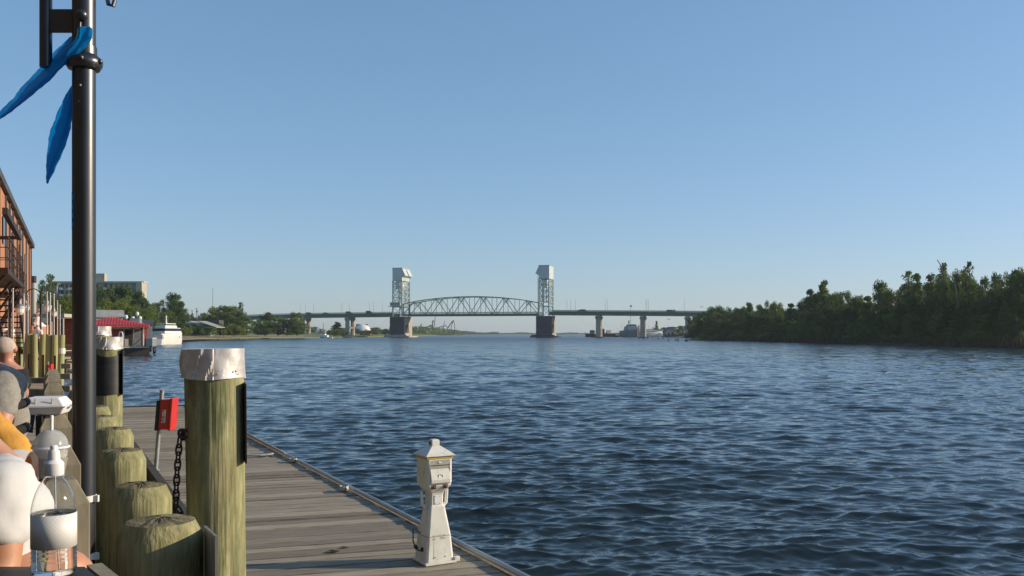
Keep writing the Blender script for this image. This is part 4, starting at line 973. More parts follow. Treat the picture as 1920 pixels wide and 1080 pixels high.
bx(gs, 'superstructure', M['shipgrey'], (0, 0, 7.4), (9.8, 14, 4.0), .85, .1); bx(gs, 'bridge_deck', M['shipgrey'], (0, 1, 10.2), (7.6, 8, 1.8), .8, .1); bx(gs, 'window_band', M['glassdark'], (0, 1, 10.35), (7.3, 7.8, .7), .92)
mast(gs, 0, 0, 11, 27.0, .35, [(14.5, 4), (18, 5), (21, 2)]); m = MB(); m.sphere((0, 0, 26.8), .85); m.build('mast_ball', M['iron'], gs, smooth=True); bx(gs, 'radar', M['shipgrey'], (1.8, 0, 13), (1.2, 1.2, 2.6), .6)
ht = thing('harbour_hut', 'small cream hut on the quay between the grey ship and the pier', 'hut', (PX(1199, 775), 775, .6)); bx(ht, 'wall', M['cream'], (0, 0, 2.4), (5.4, 5, 4.8)); m = MB(); gable(m, 0, 0, 5.4, 5, 0, 4.8, 6.3, 0, walls=False); m.build('roof', M['tan'], ht); bx(ht, 'window', M['glassdark'], (.2, -2.53, 2.2), (.9, .05, 1.6)); bx(ht, 'foundation', M['wetdark'], (0, 0, -.3), (6, 6, .6))
for (x, D, L, yw, lb) in ((1222, 800, 19, 78, 'large white yacht under the bridge right of the second right pier'), (1232, 812, 17, 82, 'white yacht with raked bow behind the larger one, left of the boatyard house')):
    t = boat('motor_yacht', lb, 'yacht', (PX(x, D), D, 0), R(-yw), L, 5, 3.8, M['boatwhite'], .45); bx(t, 'deckhouse', M['boatwhite'], (0, -2, 4.9), (3.6, L * .5, 1.6), .85, .1); bx(t, 'window_band', M['glassdark'], (0, -2, 5.0), (3.65, L * .46, .5), .93); bx(t, 'flybridge', M['greywall'], (0, -3, 6.4), (2.8, L * .25, 1.2), .8); mast(t, 0, -3, 7, 11, .09, [(9, 1.4)])
house('boatyard_house', 'grey-blue house on the boatyard shore left of the last visible pier', 1255, 780, 9, 8, .8, 5.2, 8.6, R(12), M['greywall'], M['roofdark'], 'house', [(-2, 2.4, 1.2, 1.6), (1.5, 2.4, 2.2, 1.8)])
qd = thing('quay', 'low dark quay carrying the workboats and yachts right of the towers', 'quay', (PX(1190, 790), 790, 0)); bx(qd, 'deck', M['wetdark'], (18, 18, .6), (66, 12, 1.5))
# --- old piles in the water off the right bank
def stub(x, y0, y1, wpx, label, lean=0, mt='wetdark', name='old_pile', cat='pile'):
    D = CZ * F / (y1 - HY); t = MB(off=(PX(x, D), D, 0)); a = P(x, y1 + 2, D); b = P(x + lean, y0, D)
    t.tube([a, (a + b) / 2, b], [wpx * D / F / 2] * 2 + [wpx * D / F / 2 * .9], 8); o = t.build(name, M[mt]); o.location = (PX(x, D), D, 0)
    return tag(o, label, cat, 'old piles off the right bank')
stub(1198, 609.5, 635.5, 2.4, 'tall rust-brown pile standing alone in front of the grey ship', mt='rust')
for i, (x, a, b, wd, ln) in enumerate([(1206.5, 632, 635.5, 2.2, 0), (1215, 631.5, 635.5, 1.4, 0), (1224.5, 631, 636, 1.2, 0), (1232.5, 631.5, 635, .8, 0), (1235, 633.5, 636.5, 1.6, 0), (1243, 633.5, 636, 2, 0), (1251, 627, 634.5, .9, 0), (1253, 636, 640, 2, 0), (1266, 627, 636, .9, .5), (1268, 637, 639.5, 3.5, 0), (1272.5, 633, 640, 1.9, -1.8), (1288, 636.5, 640.5, 8, 0), (1355, 640, 642, 1.5, 0), (1415, 641, 644, 1.2, 0), (1446, 642, 646, 1.3, 0)]):
    stub(x, a, b, wd, '%s black pile stub from the left off the right bank' % ORD[i], ln)
# birds
def bird(label, x, y, D, s=1.0):
    m = MB(off=P(x, y, D)); c = P(x, y, D)
    m.sphere(c, .3 * s, 8, 6, (2.0, .7, .6)); m.add([c + Vector(v) * s for v in ((0, -.2, .05), (-.5, -.3, .5), (-1.4, 0, .3), (-.4, .3, .15), (0, .2, .05), (.3, .3, .1), (1.4, 0, .35), (.5, -.3, .5))], [(0, 1, 2, 3, 4), (0, 4, 5, 6, 7)])
    o = m.build('bird', M['greywall']); o.location = P(x, y, D); return tag(o, label, 'bird')
bird('pale bird gliding under the bridge near its right end', 1254, 599, 600); bird('small dark bird in the sky above the right end of the bridge', 1315.5, 576, 520, .8); bird('tiny bird high in the sky left of the right tower', 800, 470, 400, .3)
# grassy slope on the left under the bridge
# ================================================================ LEFT PROMENADE
def WX(D, c): return -.509 * D + c
BW = thing('wooden_building', 'red-brown timber building with tall dark wall posts at the left edge', 'building', (-25, 40, 1.3)); wo = BW.location
def wx(D): return -.486 * D - 3.6
D0, D1, ZT = 26, 80, 10.8
m = MB(off=wo); m.prism([(wx(D0), D0, .8), (wx(D1), D1, .8), (wx(D1), D1, ZT), (wx(D0), D0, ZT)], (-14, 0, 0)); m.build('wall', M['brick'], BW)
m = MB(off=wo); m.prism([(wx(D0) + .15, D0, ZT + .02), (wx(D1) + .15, D1 + .4, ZT + .02), (wx(D1) + .15, D1 + .4, ZT + .4), (wx(D0) + .15, D0, ZT + .4)], (-14.6, 0, 0)); m.build('roof', M['roofdark'], BW)
for px in (-30, -12, -4, 9, 16.5, 23, 31, 36, 41, 48, 53.5, 57.3):
    D = -3.6 / ((px - HX) / F + .486) if (px - HX) / F + .486 < 0 else 60
    m = MB(off=wo); m.box((wx(D) + .035, D, 5.8), (.05, .22, 10)); m.build('wall_post', M['iron'], BW)
for k in range(5):
    D = 40 + k * 7.5; m = MB(off=wo); m.prism([(wx(D - .5) + .03, D - .5, 8.0), (wx(D + .5) + .03, D + .5, 8.0), (wx(D + .5) + .03, D + .5, 9.4), (wx(D - .5) + .03, D - .5, 9.4)], (.05, 0, 0)); m.build('window', M['glassdark'], BW)
m = MB(off=wo); m.box((wx(60) - 1.0, 58, 11.9), (1.0, 4, 1.6)); m.box((wx(70) - 1.0, 68, 11.6), (.8, 3, 1.0)); m.build('roof_vent', M['white'], BW)
# unseen dark walls added beside and behind the camera to block sky light
m = MB(off=wo); m.prism([(wx(D0) - .2, D0 - .01, .8), (wx(-16) - .2, -16, .8), (wx(-16) - .2, -16, 8.5), (wx(D0) - .2, D0 - .01, 8.5)], (-10, 0, 0)); m.build('near_sky_blocker', M['timber_dark'], BW)
m = MB(off=wo); m.prism([(-10, -3.4, .8), (4.5, -3.4, .8), (4.5, -3.4, 7.5), (-10, -3.4, 7.5)], (0, -9, 0)); m.build('rear_sky_blocker', M['timber_dark'], BW)
def balcony(a, b, z, pr):
    m = MB(off=wo); m.prism([(wx(a), a, z - .16), (wx(a) + pr, a, z - .16), (wx(b) + pr, b, z - .16), (wx(b), b, z - .16)], (0, 0, .16)); o = m.build('balcony', M['iron'], BW)
    m = MB(off=wo)
    for zz in (z + .35, z + .7, z + 1.05):
        m.bar((wx(a) + pr, a, zz), (wx(b) + pr, b, zz), .03); m.bar((wx(b) + pr, b, zz), (wx(b), b, zz), .03); m.bar((wx(a) + pr, a, zz), (wx(a), a, zz), .03)
    n_ = int((b - a) / .9)
    for k in range(n_ + 1):
        D = a + (b - a) * k / n_; m.bar((wx(D) + pr, D, z), (wx(D) + pr, D, z + 1.05), .025)
    m.build('railing', M['iron'], o)
    for k in range(3):
        m = MB(off=wo); D = a + 1 + (b - a - 2) * k / 2; m.bar((wx(D) + pr - .2, D, z - .16), (wx(D) + .1, D, z - 1.7), .08); m.build('bracket', M['iron'], o)
balcony(30, 39.5, 5.45, 1.5); balcony(41, 45, 5.2, 1.3)
m = MB(off=wo)
for k in range(14):
    D = 39 + k * .55; z = 5.0 - k * .24; m.box((wx(D) + .8, D, z), (1.0, .28, .06))
m.bar((wx(39) + 1.3, 39, 5.0), (wx(46.5) + 1.3, 46.5, 1.8), .08, .25); m.bar((wx(39) + .3, 39, 5.0), (wx(46.5) + .3, 46.5, 1.8), .08, .25)
m.build('outside_stair', M['iron'], BW)
m = MB(off=wo); m.bar((wx(30) + 1.4, 30, 7.35), (wx(38.4) + 1.4, 38.4, 7.35), .16, .22); m.bar((wx(38.4), 38.4, 7.35), (wx(38.4) + 1.4, 38.4, 7.35), .14); m.build('awning_beam', M['iron'], BW)
# promenade decks
prom = thing('lower_promenade', 'lower wooden promenade running along the red-brown building', 'boardwalk', (-14, 28, 1.2)); m = MB(off=prom.location)
for k in range(210):
    D = 12 + k * .3
    m.prism([(WX(D, .1), D, 1.14), (WX(D, .1), D + .285, 1.14), (WX(D, .1), D + .285, 1.2), (WX(D, .1), D, 1.2)], (-12, 0, 0))
m.build('boards', M['board'], prom)
def column(name, label, cat, x, y0, y1, wpx, D, mt, cap=None, lean=0, zb=.3, group=None, slot=False):
    t = thing(name, label, cat, (PX(x, D), D, zb), 0, group); r = wpx * D / F / 2; H = PZ(y0, D) - zb; lx = lean * D / F
    m = MB(); m.tube([(-lx, 0, 0), (-lx * .4, 0, H * .6), (0, 0, H)], [r * 1.05, r, r * .96], 12); m.build('shaft', mt, t, smooth=True)
    if cap:
        hc = cap * D / F; m = MB(); m.lathe([(r * 1.12, H - hc), (r * 1.1, H + .02), (r * .4, H + .05)], n=14); m.build('cap', M['white'], t, smooth=True)
    if slot:
        m = MB(); m.box((r * .55, -r * .95, H - 1.7), (r * .5, .05, 1.5)); m.build('slot_plate', M['iron'], t)
    return t
GP = 'green mooring piles at the far end of the promenade'
for i, (x, y0, wd, D, cap, slot, ln, lb) in enumerate([
    (4, 602, 9, 50, 10, 0, 0, 'white-capped pile standing tallest at the left edge'), (8, 617, 14, 46, 12, 0, 0, 'thick white-capped green pile by the left edge, below the tallest cap'),
    (21, 618.5, 10.5, 46, 10, 0, 0, 'white-capped green pile third from the left edge'), (36.5, 615.5, 12, 45, 12, 1, 0, 'white-capped green pile with a dark plate, right of three capped ones'),
    (54, 626, 12.5, 43, 0, 1, 0, 'bare green pile with a dark slot, first right of the capped piles'), (65, 627, 10.5, 43, 0, 0, 0, 'plain bare green pile touching the slotted one'),
    (81, 627, 11.5, 42.5, 0, 1, 3, 'leaning bare green pile with a dark slot above the red box'), (92, 627, 11.5, 42, 0, 0, 2, 'bare green pile directly behind the red box'),
    (103, 628, 10.5, 42, 0, 1, 1.5, 'bare green pile second from the lamp pole side'), (116, 628, 11.5, 41, 0, 0, 3, 'bare green pile with a white band nearest the lamp pole')]):
    t = column('mooring_pile', lb, 'pile', x, y0, 0, wd, D, M['pile_far'], cap, ln, .9, GP, slot)
    if 'band' in lb: m = MB(); H = PZ(y0, D) - .9; r = wd * D / F / 2; m.lathe([(r * 1.06, H - .85), (r * 1.06, H - .6)], n=14); m.build('white_band', M['white'], t)
GM = 'thin metal poles along the promenade'
for x, y0, D, lb in ((24, 543, 37.3, 'tall thin pole in front of the timber building, leftmost'), (16, 546, 40, 'thin pole just left of the leftmost tall pole by the timber building'), (44.5, 553, 42, 'thin pole below the balcony corner'), (52, 555, 44, 'bright thin pole at the corner of the timber building'), (88, 549, 45, 'thin pole left of the row by the arched lamp'), (94, 551, 42, 'tallest thin pole right of the arched lamp'), (101, 553, 44, 'second thin pole right of the arched lamp'), (107.5, 565, 51, 'third thin pole right of the arched lamp'), (112.5, 573, 59, 'shortest thin pole nearest the lamp pole')):
    t = thing('metal_pole', lb, 'pole', (PX(x, D), D, 1.2), 0, GM); H = PZ(y0, D) - 1.2
    m = MB(); m.tube([(0, 0, 0), (0, 0, H)], .032, 8); m.build('shaft', M['greysteel'], t); m = MB(); m.sphere((0, 0, H + .02), .05, 8, 6); m.build('finial', M['greysteel'], t)
# arched double lamps
def arch_lamp(x, D, sc_, lb):
    t = thing('arched_lamp', lb, 'street lamp', (PX(x, D), D, 1.2), 0, 'arched double lamps on the promenade'); H = (PZ(546, 50) - 1.2) * sc_
    m = MB(); m.tube([(0, 0, 0), (0, 0, H)], [.07, .05], 8); m.build('post', M['iron'], t)
    m = MB(); pts = [(-.42 + .42 * math.cos(a), 0, H - .15 + .38 * math.sin(a)) for a in [i * math.pi / 10 for i in range(11)]]; m.tube([(.02, 0, H - .5)] + pts + [(-.84, 0, H - .55)], .03, 6)
    m.tube([(.0, 0, H - .1), (.1, 0, H + .3), (.3, 0, H + .3), (.42, 0, H - .1), (.42, 0, H - .4)], .025, 6); m.build('arm', M['iron'], t)
    for xx in (-.84, -.40, .42):
        if xx == -.40: continue
        m = MB(); m.lathe([(.03, H - .45), (.06, H - .6), (.2, H - .72), (.22, H - .8)], (xx, 0, 0), 12); m.build('lamp_shade', M['greysteel'], t)
        m = MB(); m.lathe([(.19, H - .80), (.17, H - .98), (.09, H - 1.08)], (xx, 0, 0), 12); m.build('globe', M['white'], t)
arch_lamp(76, 52, 1.0, 'black arched lamp with two white bell globes near the timber building corner'); arch_lamp(92.5, 72, 1.02, 'smaller arched lamp with white globes farther along the promenade'); arch_lamp(19, 39, .9, 'arched lamp hanging against the timber wall below the balcony')
# far promenade buildings
pv = thing('pavilion', 'low pavilion with a flat beige roof at the end of the promenade', 'pavilion', (PX(88, 92), 92, 1.2))
bx(pv, 'roof', M['tan'], (.2, 2, 3.9), (3.6, 5, .35)); bx(pv, 'back_wall', M['redwall'], (.2, 4, 2), (3.4, .2, 3.4)); 
for xx in (-1.4, -.4, .6, 1.8): bx(pv, 'post', M['cream'], (xx, -.3, 1.8), (.12, .12, 3.6))
up = thing('parasol', 'grey and white parasol open in front of the flat-roofed pavilion', 'parasol', (PX(71, 80), 80, 1.2)); m = MB(); m.lathe([(.75, 2.7), (.3, 3.1), (.06, 3.7), (.02, 3.9)], n=10); m.build('canopy', M['foam'], up); m = MB(); m.tube([(0, 0, 0), (0, 0, 2.8)], .04, 6); m.build('pole', M['greysteel'], up)
ch = thing('chimney_stack', 'pale and rust-streaked chimney beside the timber building corner', 'chimney', (PX(63.5, 95), 95, 1)); m = MB(); m.tube([(0, 0, 0), (0, 0, 8.1)], [.26, .2], 10); m.build('flue', M['tan'], ch); m = MB(); m.tube([(0, 0, 7.6), (0, 0, 8.3)], .25, 10); m.build('cap', M['timber_dark'], ch)
house('brick_house', 'small brown house behind the chimney at the timber building corner', 62, 98, 2.0, 5, 1, 4.9, 6.2, 0, M['brick'], M['roofdark'])
house('white_house', 'small white house just left of the lamp pole behind the thin poles', 123, 120, 2.2, 6, 1, 4.6, 5.4, 0, M['cream'], M['white'], wins=[(0, 2.0, .7, 1.2)])
fnc = thing('slat_fence', 'dark slatted fence left of the lamp pole at the promenade end', 'fence', (PX(124, 60), 60, 1.2)); 
for k in range(6): bx(fnc, 'slat', M['timber'], (0, 0, .2 + k * .22), (1.6, .08, .14))
for k in (-.8, .8): bx(fnc, 'post', M['timber_dark'], (k, .08, .7), (.12, .12, 1.4))
# ================================================================ DOCK
ED = Vector((-.4536, .8912, 0)); BD = Vector((.953, .303, 0)); DRZ = math.atan2(.303, .953)
def DL(D): return Vector((-.509 * D + 1.47, D, 0))
DWID = 2.105; DZ = 1.30
dk = thing('dock', 'long weathered plank dock running along the water beside the green piles', 'dock', (-2, 10, DZ), DRZ); do = dk.location
def dm_(): return MB(off=do, rz=DRZ)
m = dm_(); D = 2.6; rr = random.Random(4)
while D < 24.4:
    a = DL(D) - BD * rr.uniform(0, .02); w_ = DWID + rr.uniform(-.015, .02); dz = rr.uniform(-.006, .006); tl = rr.uniform(-.005, .005)
    st = ED * (.19 / .8912 - rr.uniform(.018, .030)); n_ = 7; zo = [rr.uniform(-.002, .002) for _ in range(n_ + 1)]
    secs = []
    for i in range(n_ + 1):
        p = a + BD * (w_ * i / n_); z = DZ + dz + zo[i]
        j1 = rr.uniform(-.0015, .0015); j2 = rr.uniform(-.0015, .0015)
        secs.append([p + ED * j1 + Vector((0, 0, z - .035 - do.z + do.z)), p + ED * (j1 + .004) + Vector((0, 0, z + tl)), p + st + ED * (j2 - .004) + Vector((0, 0, z - tl)), p + st + ED * j2 + Vector((0, 0, z - .035))])
    m.loft(secs); D += .19
m.build('boards', M['board'], dk)
m = dm_(); a = DL(2.6); b = DL(24.4)
for off in (.06, DWID / 2, DWID - .06):
    m.bar(a + BD * off + Vector((0, 0, DZ - .16)), b + BD * off + Vector((0, 0, DZ - .16)), .09, .22)
m.build('stringers', M['timber_dark'], dk)
m = dm_(); m.bar(a + BD * (DWID + .03) + Vector((0, 0, DZ - .12)), b + BD * (DWID + .03) + Vector((0, 0, DZ - .12)), .05, .24); m.build('fascia', M['timber'], dk)
m = dm_(); pts = [DL(2.6 + (24.4 - 2.6) * k / 30) + BD * (DWID + .025 + rr.uniform(-.006, .006)) + Vector((0, 0, DZ + .035)) for k in range(31)]
m.tube(pts, .024, 8); m.build('edge_pipe', M['pipe'], dk, smooth=True)
m = dm_(); m.bar(DL(3) + BD * -.02 + Vector((0, 0, DZ + .03)), DL(23.5) + BD * -.02 + Vector((0, 0, DZ + .03)), .10, .09); m.build('curb_timber', M['timber_dark'], dk)
m = dm_(); m.bar(DL(24.35) + Vector((0, 0, DZ - .1)), DL(24.35) + BD * DWID + Vector((0, 0, DZ - .1)), .05, .26); m.build('end_board', M['timber_dark'], dk)
m = dm_()
for D in (5, 9.5, 14, 18.5, 23.5):
    for off in (.3, DWID - .3):
        p = DL(D) + BD * off; m.tube([p + Vector((0, 0, -1)), p + Vector((0, 0, DZ - .28))], .13, 10)
m.build('support_pile', M['wetdark'], dk)
# far cross dock glimpsed behind the red cabinet
# cleats with rope
def cleat(px, py, label, coil=True, rz=0):
    D = 2.0 * F / (py - HY); t = thing('dock_cleat', label, 'cleat', (PX(px, D), D, DZ + .004), 2.05 + rz, 'mooring cleats on the dock edge')
    m = MB()
    for x in (-.035, .035): m.box((x, 0, .018), (.022, .03, .036))
    m.tube([(-.12, 0, .045), (-.05, 0, .042), (.05, 0, .042), (.12, 0, .045)], [.009, .013, .013, .009], 8); m.build('cleat_body', M['iron'], t)
    if coil:
        m = MB(); pts = []
        for i in range(46):
            a = i * .55; pts.append((.075 * math.cos(a) * (1 + .15 * math.sin(i)), .05 * math.sin(a), .02 + .0011 * i)); 
        m.tube(pts + [(.1, -.1, .02), (.3, -.16, .012), (.42, -.1, .012)], .0085, 6); m.build('rope', M['rope'], t)
cleat(645, 922, 'dark cleat on the dock edge, nearest of the cleats to the white pedestal'); cleat(549, 868, 'cleat wrapped in pale rope on the dock edge, right of the big capped pile', rz=.3)
m = MB(); D = 2.0 * F / (856 - HY); c = Vector((PX(470, D), D, DZ + .02)); m.tube([c + Vector((.16 * math.cos(a) * (1 + .1 * a), .09 * math.sin(a) * (1 + .05 * a), .002 * a)) for a in [i * .4 for i in range(34)]], .011, 6)
o = m.build('rope_coil', M['rope'], None); tag(o, 'small pale rope heap on the planks just right of the big capped pile', 'rope')
m = MB()
pts = [DL(24 - k * 1.0) + BD * (DWID - .02 + rr.uniform(-.03, .05)) + Vector((0, 0, DZ + .065)) for k in range(11)]; m.tube(pts, .011, 6); o = m.build('mooring_line', M['rope'], None); tag(o, 'pale line lying along the far part of the dock edge', 'rope')
for i, (x, y, s_, lb) in enumerate(((643, 1029, .055, 'small dark dry leaf on the planks left of the pedestal, farther of two'), (622, 1037, .075, 'curled dark leaf on the planks left of the pedestal, nearer of two'))):
    D = 2.0 * F / (y - HY); m = MB(); c = Vector((PX(x, D), D, DZ + .006))
    m.add([c + Vector(v) * s_ for v in ((-1, 0, 0), (-.4, .4, .1), (.4, .5, .05), (1.1, .1, .15), (.5, -.3, .1), (-.3, -.35, .2), (0, 0, .35))], [(0, 1, 6), (1, 2, 6), (2, 3, 6), (3, 4, 6), (4, 5, 6), (5, 0, 6)])
    o = m.build('dry_leaf', M['iron'], None); tag(o, lb, 'leaf')
# ================================================================ PILES AND STUMPS
def ridged(r0, r1, z0, z1, n=72, k=30, seed=0, rnd=None, dep=.012, prof=None):
    g = np.random.RandomState(seed); base = g.normal(size=n); base = (base + np.roll(base, 1)) / 2; low = sum(g.uniform(.3, 1) * np.cos(np.arange(n) * 2 * math.pi / n * h + g.uniform(0, 6)) for h in (2, 3, 4)) * .008
    cracks = np.zeros(n)
    for c in g.randint(0, n, 6): cracks[c] -= 2.2
    V = []; Fc = []
    prof = prof or [(1, 0), (1, 1)]
    zs = np.linspace(z0, z1, k)
    for i, z in enumerate(zs):
        u = i / (k - 1); r = r0 + (r1 - r0) * u
        if rnd and z > z1 - rnd: q = (z - (z1 - rnd)) / rnd; r *= 1 - .20 * q * q
        wv = 1 + .25 * math.sin(i * .9 + seed)
        for j in range(n):
            a = 2 * math.pi * j / n; rrr = r * (1 + low[j] + dep * .16 * base[j] * wv + dep * .8 * cracks[j] * (1 if (i * 7 + j) % 5 else .3))
            V.append((rrr * math.cos(a), rrr * math.sin(a), z))
    for i in range(k - 1):
        for j in range(n):
            j2 = (j + 1) % n; Fc.append((i * n + j, i * n + j2, (i + 1) * n + j2, (i + 1) * n + j))
    return V, Fc, V[-n:]
def big_pile(name, label, loc, r0, r1, zt, cap, seed, plate=None, group=None, shift=(0, 0)):
    t = thing(name, label, 'pile', (*loc, 0), 0, group); V, Fc, top = ridged(r0, r1, -1.2, zt, 90, 46, seed)
    V = [(x + shift[0] * (1 - z / zt), y + shift[1] * (1 - z / zt), z) for x, y, z in V]
    m = MB(); m.add(V, Fc); m.add(V[-90:] + [(0, 0, zt + .005)], [(i, (i + 1) % 90, 90) for i in range(90)]); m.build('shaft', M['pile'], t, smooth=True, sharp=50)
    if cap:
        n = 200; secs = []; g = random.Random(seed); ks = [g.uniform(.0, 6.28) for _ in range(9)]
        for q in range(9):
            u = q / 8; z = zt - cap * (1 - u) + (.006 if u == 1 else 0); ring = []
            for j in range(n):
                a = 2 * math.pi * j / n; aa = (a + (1 - u) * .42)
                saw = ((aa * 13 / 6.283 + .25) % 1.0); st = .017 * saw
                if math.cos(a) > -.1 and False: st = .004
                amp = 1 if math.cos(a) < .30 else .16
                r = r1 * 1.03 + st * amp * (.5 + .5 * (1 - abs(u - .5))) + (.004 if q == 0 else 0) + .0035 * math.sin(a * 5 + u * 4)
                ring.append(Vector((r * math.cos(a), r * math.sin(a), z + (.006 * math.sin(a * 3 + seed) if q == 0 else .004 * math.cos(a + .4) if q == 8 else 0))))
            secs.append(ring)
        secs.append([Vector((v.x * .93, v.y * .93, zt + .008)) for v in secs[-1]])
        m = MB(); m.loft(secs); co = m.build('metal_cap', M['capmetal'], t, smooth=True, sharp=28)
        for (a, dz) in ((-1.15, .03), (-.55, .045), (-1.9, .03)):
            m = MB(); p = Vector(((r1 * 1.03 + .012) * math.cos(a), (r1 * 1.03 + .012) * math.sin(a), zt - cap + dz)); m.sphere(p, .006, 8, 6); m.build('nail', M['greysteel'], co)
    return t
BPX, BPY = PX(401, 5.56), 5.56
bp_ = big_pile('capped_pile', 'thick green wooden pile with a crumpled metal cap in the near foreground', (BPX, BPY), .160, .176, CZ - 31 / F * 5.56, .172, 3, shift=(.045, 0))
# wear plate on the sun side
m = MB(); zc0, zc1 = PZ(863, 5.56), PZ(718, 5.56)
m.prism([(.214, -.075, zc0 - .01), (.226, -.075, zc0 - .01), (.222, -.075, zc1), (.210, -.075, zc1 + .004)], (-.050, .15, 0)); m.build('wear_plate', M['darksteel'], bp_, bevel=.003)
m = MB()
for z in (zc0 + .06, zc1 - .06): m.tube([(.15, 0, z), (.192, 0, z)], .012, 8)
m.build('plate_bolts', M['darksteel'], bp_)
m = MB(); m.box((-.17, -.03, PZ(814, 5.56)), (.03, .05, .07)); m.tube([(-.165, -.03, PZ(814, 5.56)), (-.21, -.03, PZ(814, 5.56))], .009, 8)
m.build('eye_plate', M['iron'], bp_, bevel=.003)
# second pile of the row
p2 = big_pile('capped_pile', 'capped pile with a black rubber sleeve just right of the lamp pole', (PX(203, 12.2), 12.2), .178, .175, CZ - 8 / F * 12.2, .155, 8)
m = MB(); zt = PZ(655, 12.2); zb = PZ(740, 12.2)
secs = []
for u in range(5):
    z = zb + (zt - zb) * u / 4; secs.append([Vector((.187 * math.cos(a), .187 * math.sin(a), z - (.10 * max(0, math.cos(a + 1.2)) if u == 4 else -.015 * math.cos(a)))) for a in [i * .2618 for i in range(24)]])
m.loft(secs, cap=False); m.build('rubber_sleeve', M['black'], p2, smooth=True)
m = MB(); m.prism([(.215, -.07, zb), (.225, -.07, zb), (.225, -.07, zt), (.215, -.07, zt)], (-.06, .14, 0)); m.build('wear_plate', M['darksteel'], p2)
p3_ = big_pile('capped_pile', 'capped pile behind the rubber-sleeved one, its cap top just above', (PX(188, 15.2), 15.2), .17, .165, PZ(613, 15.2), .14, 5)
def stump(px_r, y, D, r, label, seed, zt=2.41):
    X = PX(px_r, D) - r; t = thing('stump_pile', label, 'pile', (X, D, 0), 0, 'cut-off piles stepping back beside the dock')
    V, Fc, top = ridged(r * 1.04, r, -1.2, zt, 80, 50, seed, rnd=.075, dep=.02); m = MB(); m.add(V, Fc); m.build('shaft', M['pile'], t, smooth=True, sharp=50)
    g = random.Random(seed); n = 80; vs = [Vector(v) for v in top]; allv = list(vs); fs = []
    for q, f in enumerate((.8, .5, .2)):
        allv += [Vector((v.x * f, v.y * f, zt + .008 * (q + 1) * .7 + g.uniform(-.004, .004))) for v in vs]
    allv.append(Vector((0, 0, zt + .02)))
    for q in range(3):
        for j in range(n): j2 = (j + 1) % n; fs.append((q * n + j, q * n + j2, (q + 1) * n + j2, (q + 1) * n + j))
    for j in range(n): fs.append((3 * n + j, 3 * n + (j + 1) % n, 4 * n))
    m = MB(); m.add(allv, fs); m.build('end_grain', M['stump_top'], t, smooth=True)
stump(377, 968, 4.31, .193, 'largest and nearest cut-off pile, at the bottom edge left of the capped pile', 1)
stump(319, 905, 5.32, .172, 'second cut-off pile from the camera, below the chain', 2)
stump(271, 840, 6.9, .172, 'third cut-off pile from the camera', 3)
stump(248.5, 804, 8.45, .175, 'fourth cut-off pile from the camera', 4)
stump(219, 787, 9.7, .17, 'fifth cut-off pile from the camera, small and pale', 5)
stump(206, 766, 11.0, .16, 'sixth cut-off pile, in front of the rubber-sleeved pile', 6)
stump(191.5, 742, 12.9, .15, 'farthest cut-off pile, half hidden by the lamp pole', 7)
stump(168, 735, 14.2, .16, 'cut-off pile hidden behind the lamp pole', 9)
# leaning steel plate
D = 4.4; m = MB(off=(-1.455, 4.4, 1.9)); m.prism([(-1.284, 3.92, 1.3), (-1.503, 4.42, 1.3), (-1.503, 4.42, 2.362), (-1.284, 3.92, 2.422)], (.011, .004, 0)); o = m.build('steel_plate', M['greysteel'], None); o.location = (-1.455, 4.4, 1.9); tag(o, 'grey steel plate standing between the nearest cut-off pile and the capped pile', 'plate')
# ================================================================ CHAIN
chn = thing('chain', 'rusty chain hanging from a pear-shaped ring on the capped pile', 'chain', tuple(P(345, 814, 5.52))); co = chn.location
m = MB(off=co); c = P(344, 813, 5.44)
m.tube([c + Vector((.031 * math.cos(a) * (1 if math.cos(a) > 0 else 1.0) + .005 * math.cos(2 * a), 0.008 * math.cos(a), .024 * math.sin(a) - .004 * math.cos(a))) for a in [i * .3307 for i in range(19)]], .0085, 8, closed=True); m.build('ring', M['chain'], chn, smooth=True)
pts = []
for k in range(12):
    px = 337 - 7 * math.sin(min(1, k / 9) * 1.57)
    pts.append(P(px + (9 if k > 9 else 0) * (k - 9), 822 + k * 14.2, 5.47 - .002 * k))
for k in range(11):
    a, b = pts[k], pts[k + 1]; d = (b - a).normalized(); cen = (a + b) / 2; s = Vector((1, 0, 0)) if k % 2 else Vector((.25, 1, 0)).normalized()
    s = (s - d * s.dot(d)).normalized(); L_ = (b - a).length / 2 + .0095; W_ = .0165; q = []
    for i in range(16):
        t_ = 2 * math.pi * i / 16; q.append(cen + d * (max(-1, min(1, 1.35 * math.sin(t_))) * L_) * (1 if abs(math.sin(t_)) < .9 else 1.0) + s * math.cos(t_) * W_)
    m = MB(off=co); m.tube(q, .0058, 6, closed=True); m.build('link', M['chain'], chn, smooth=True)
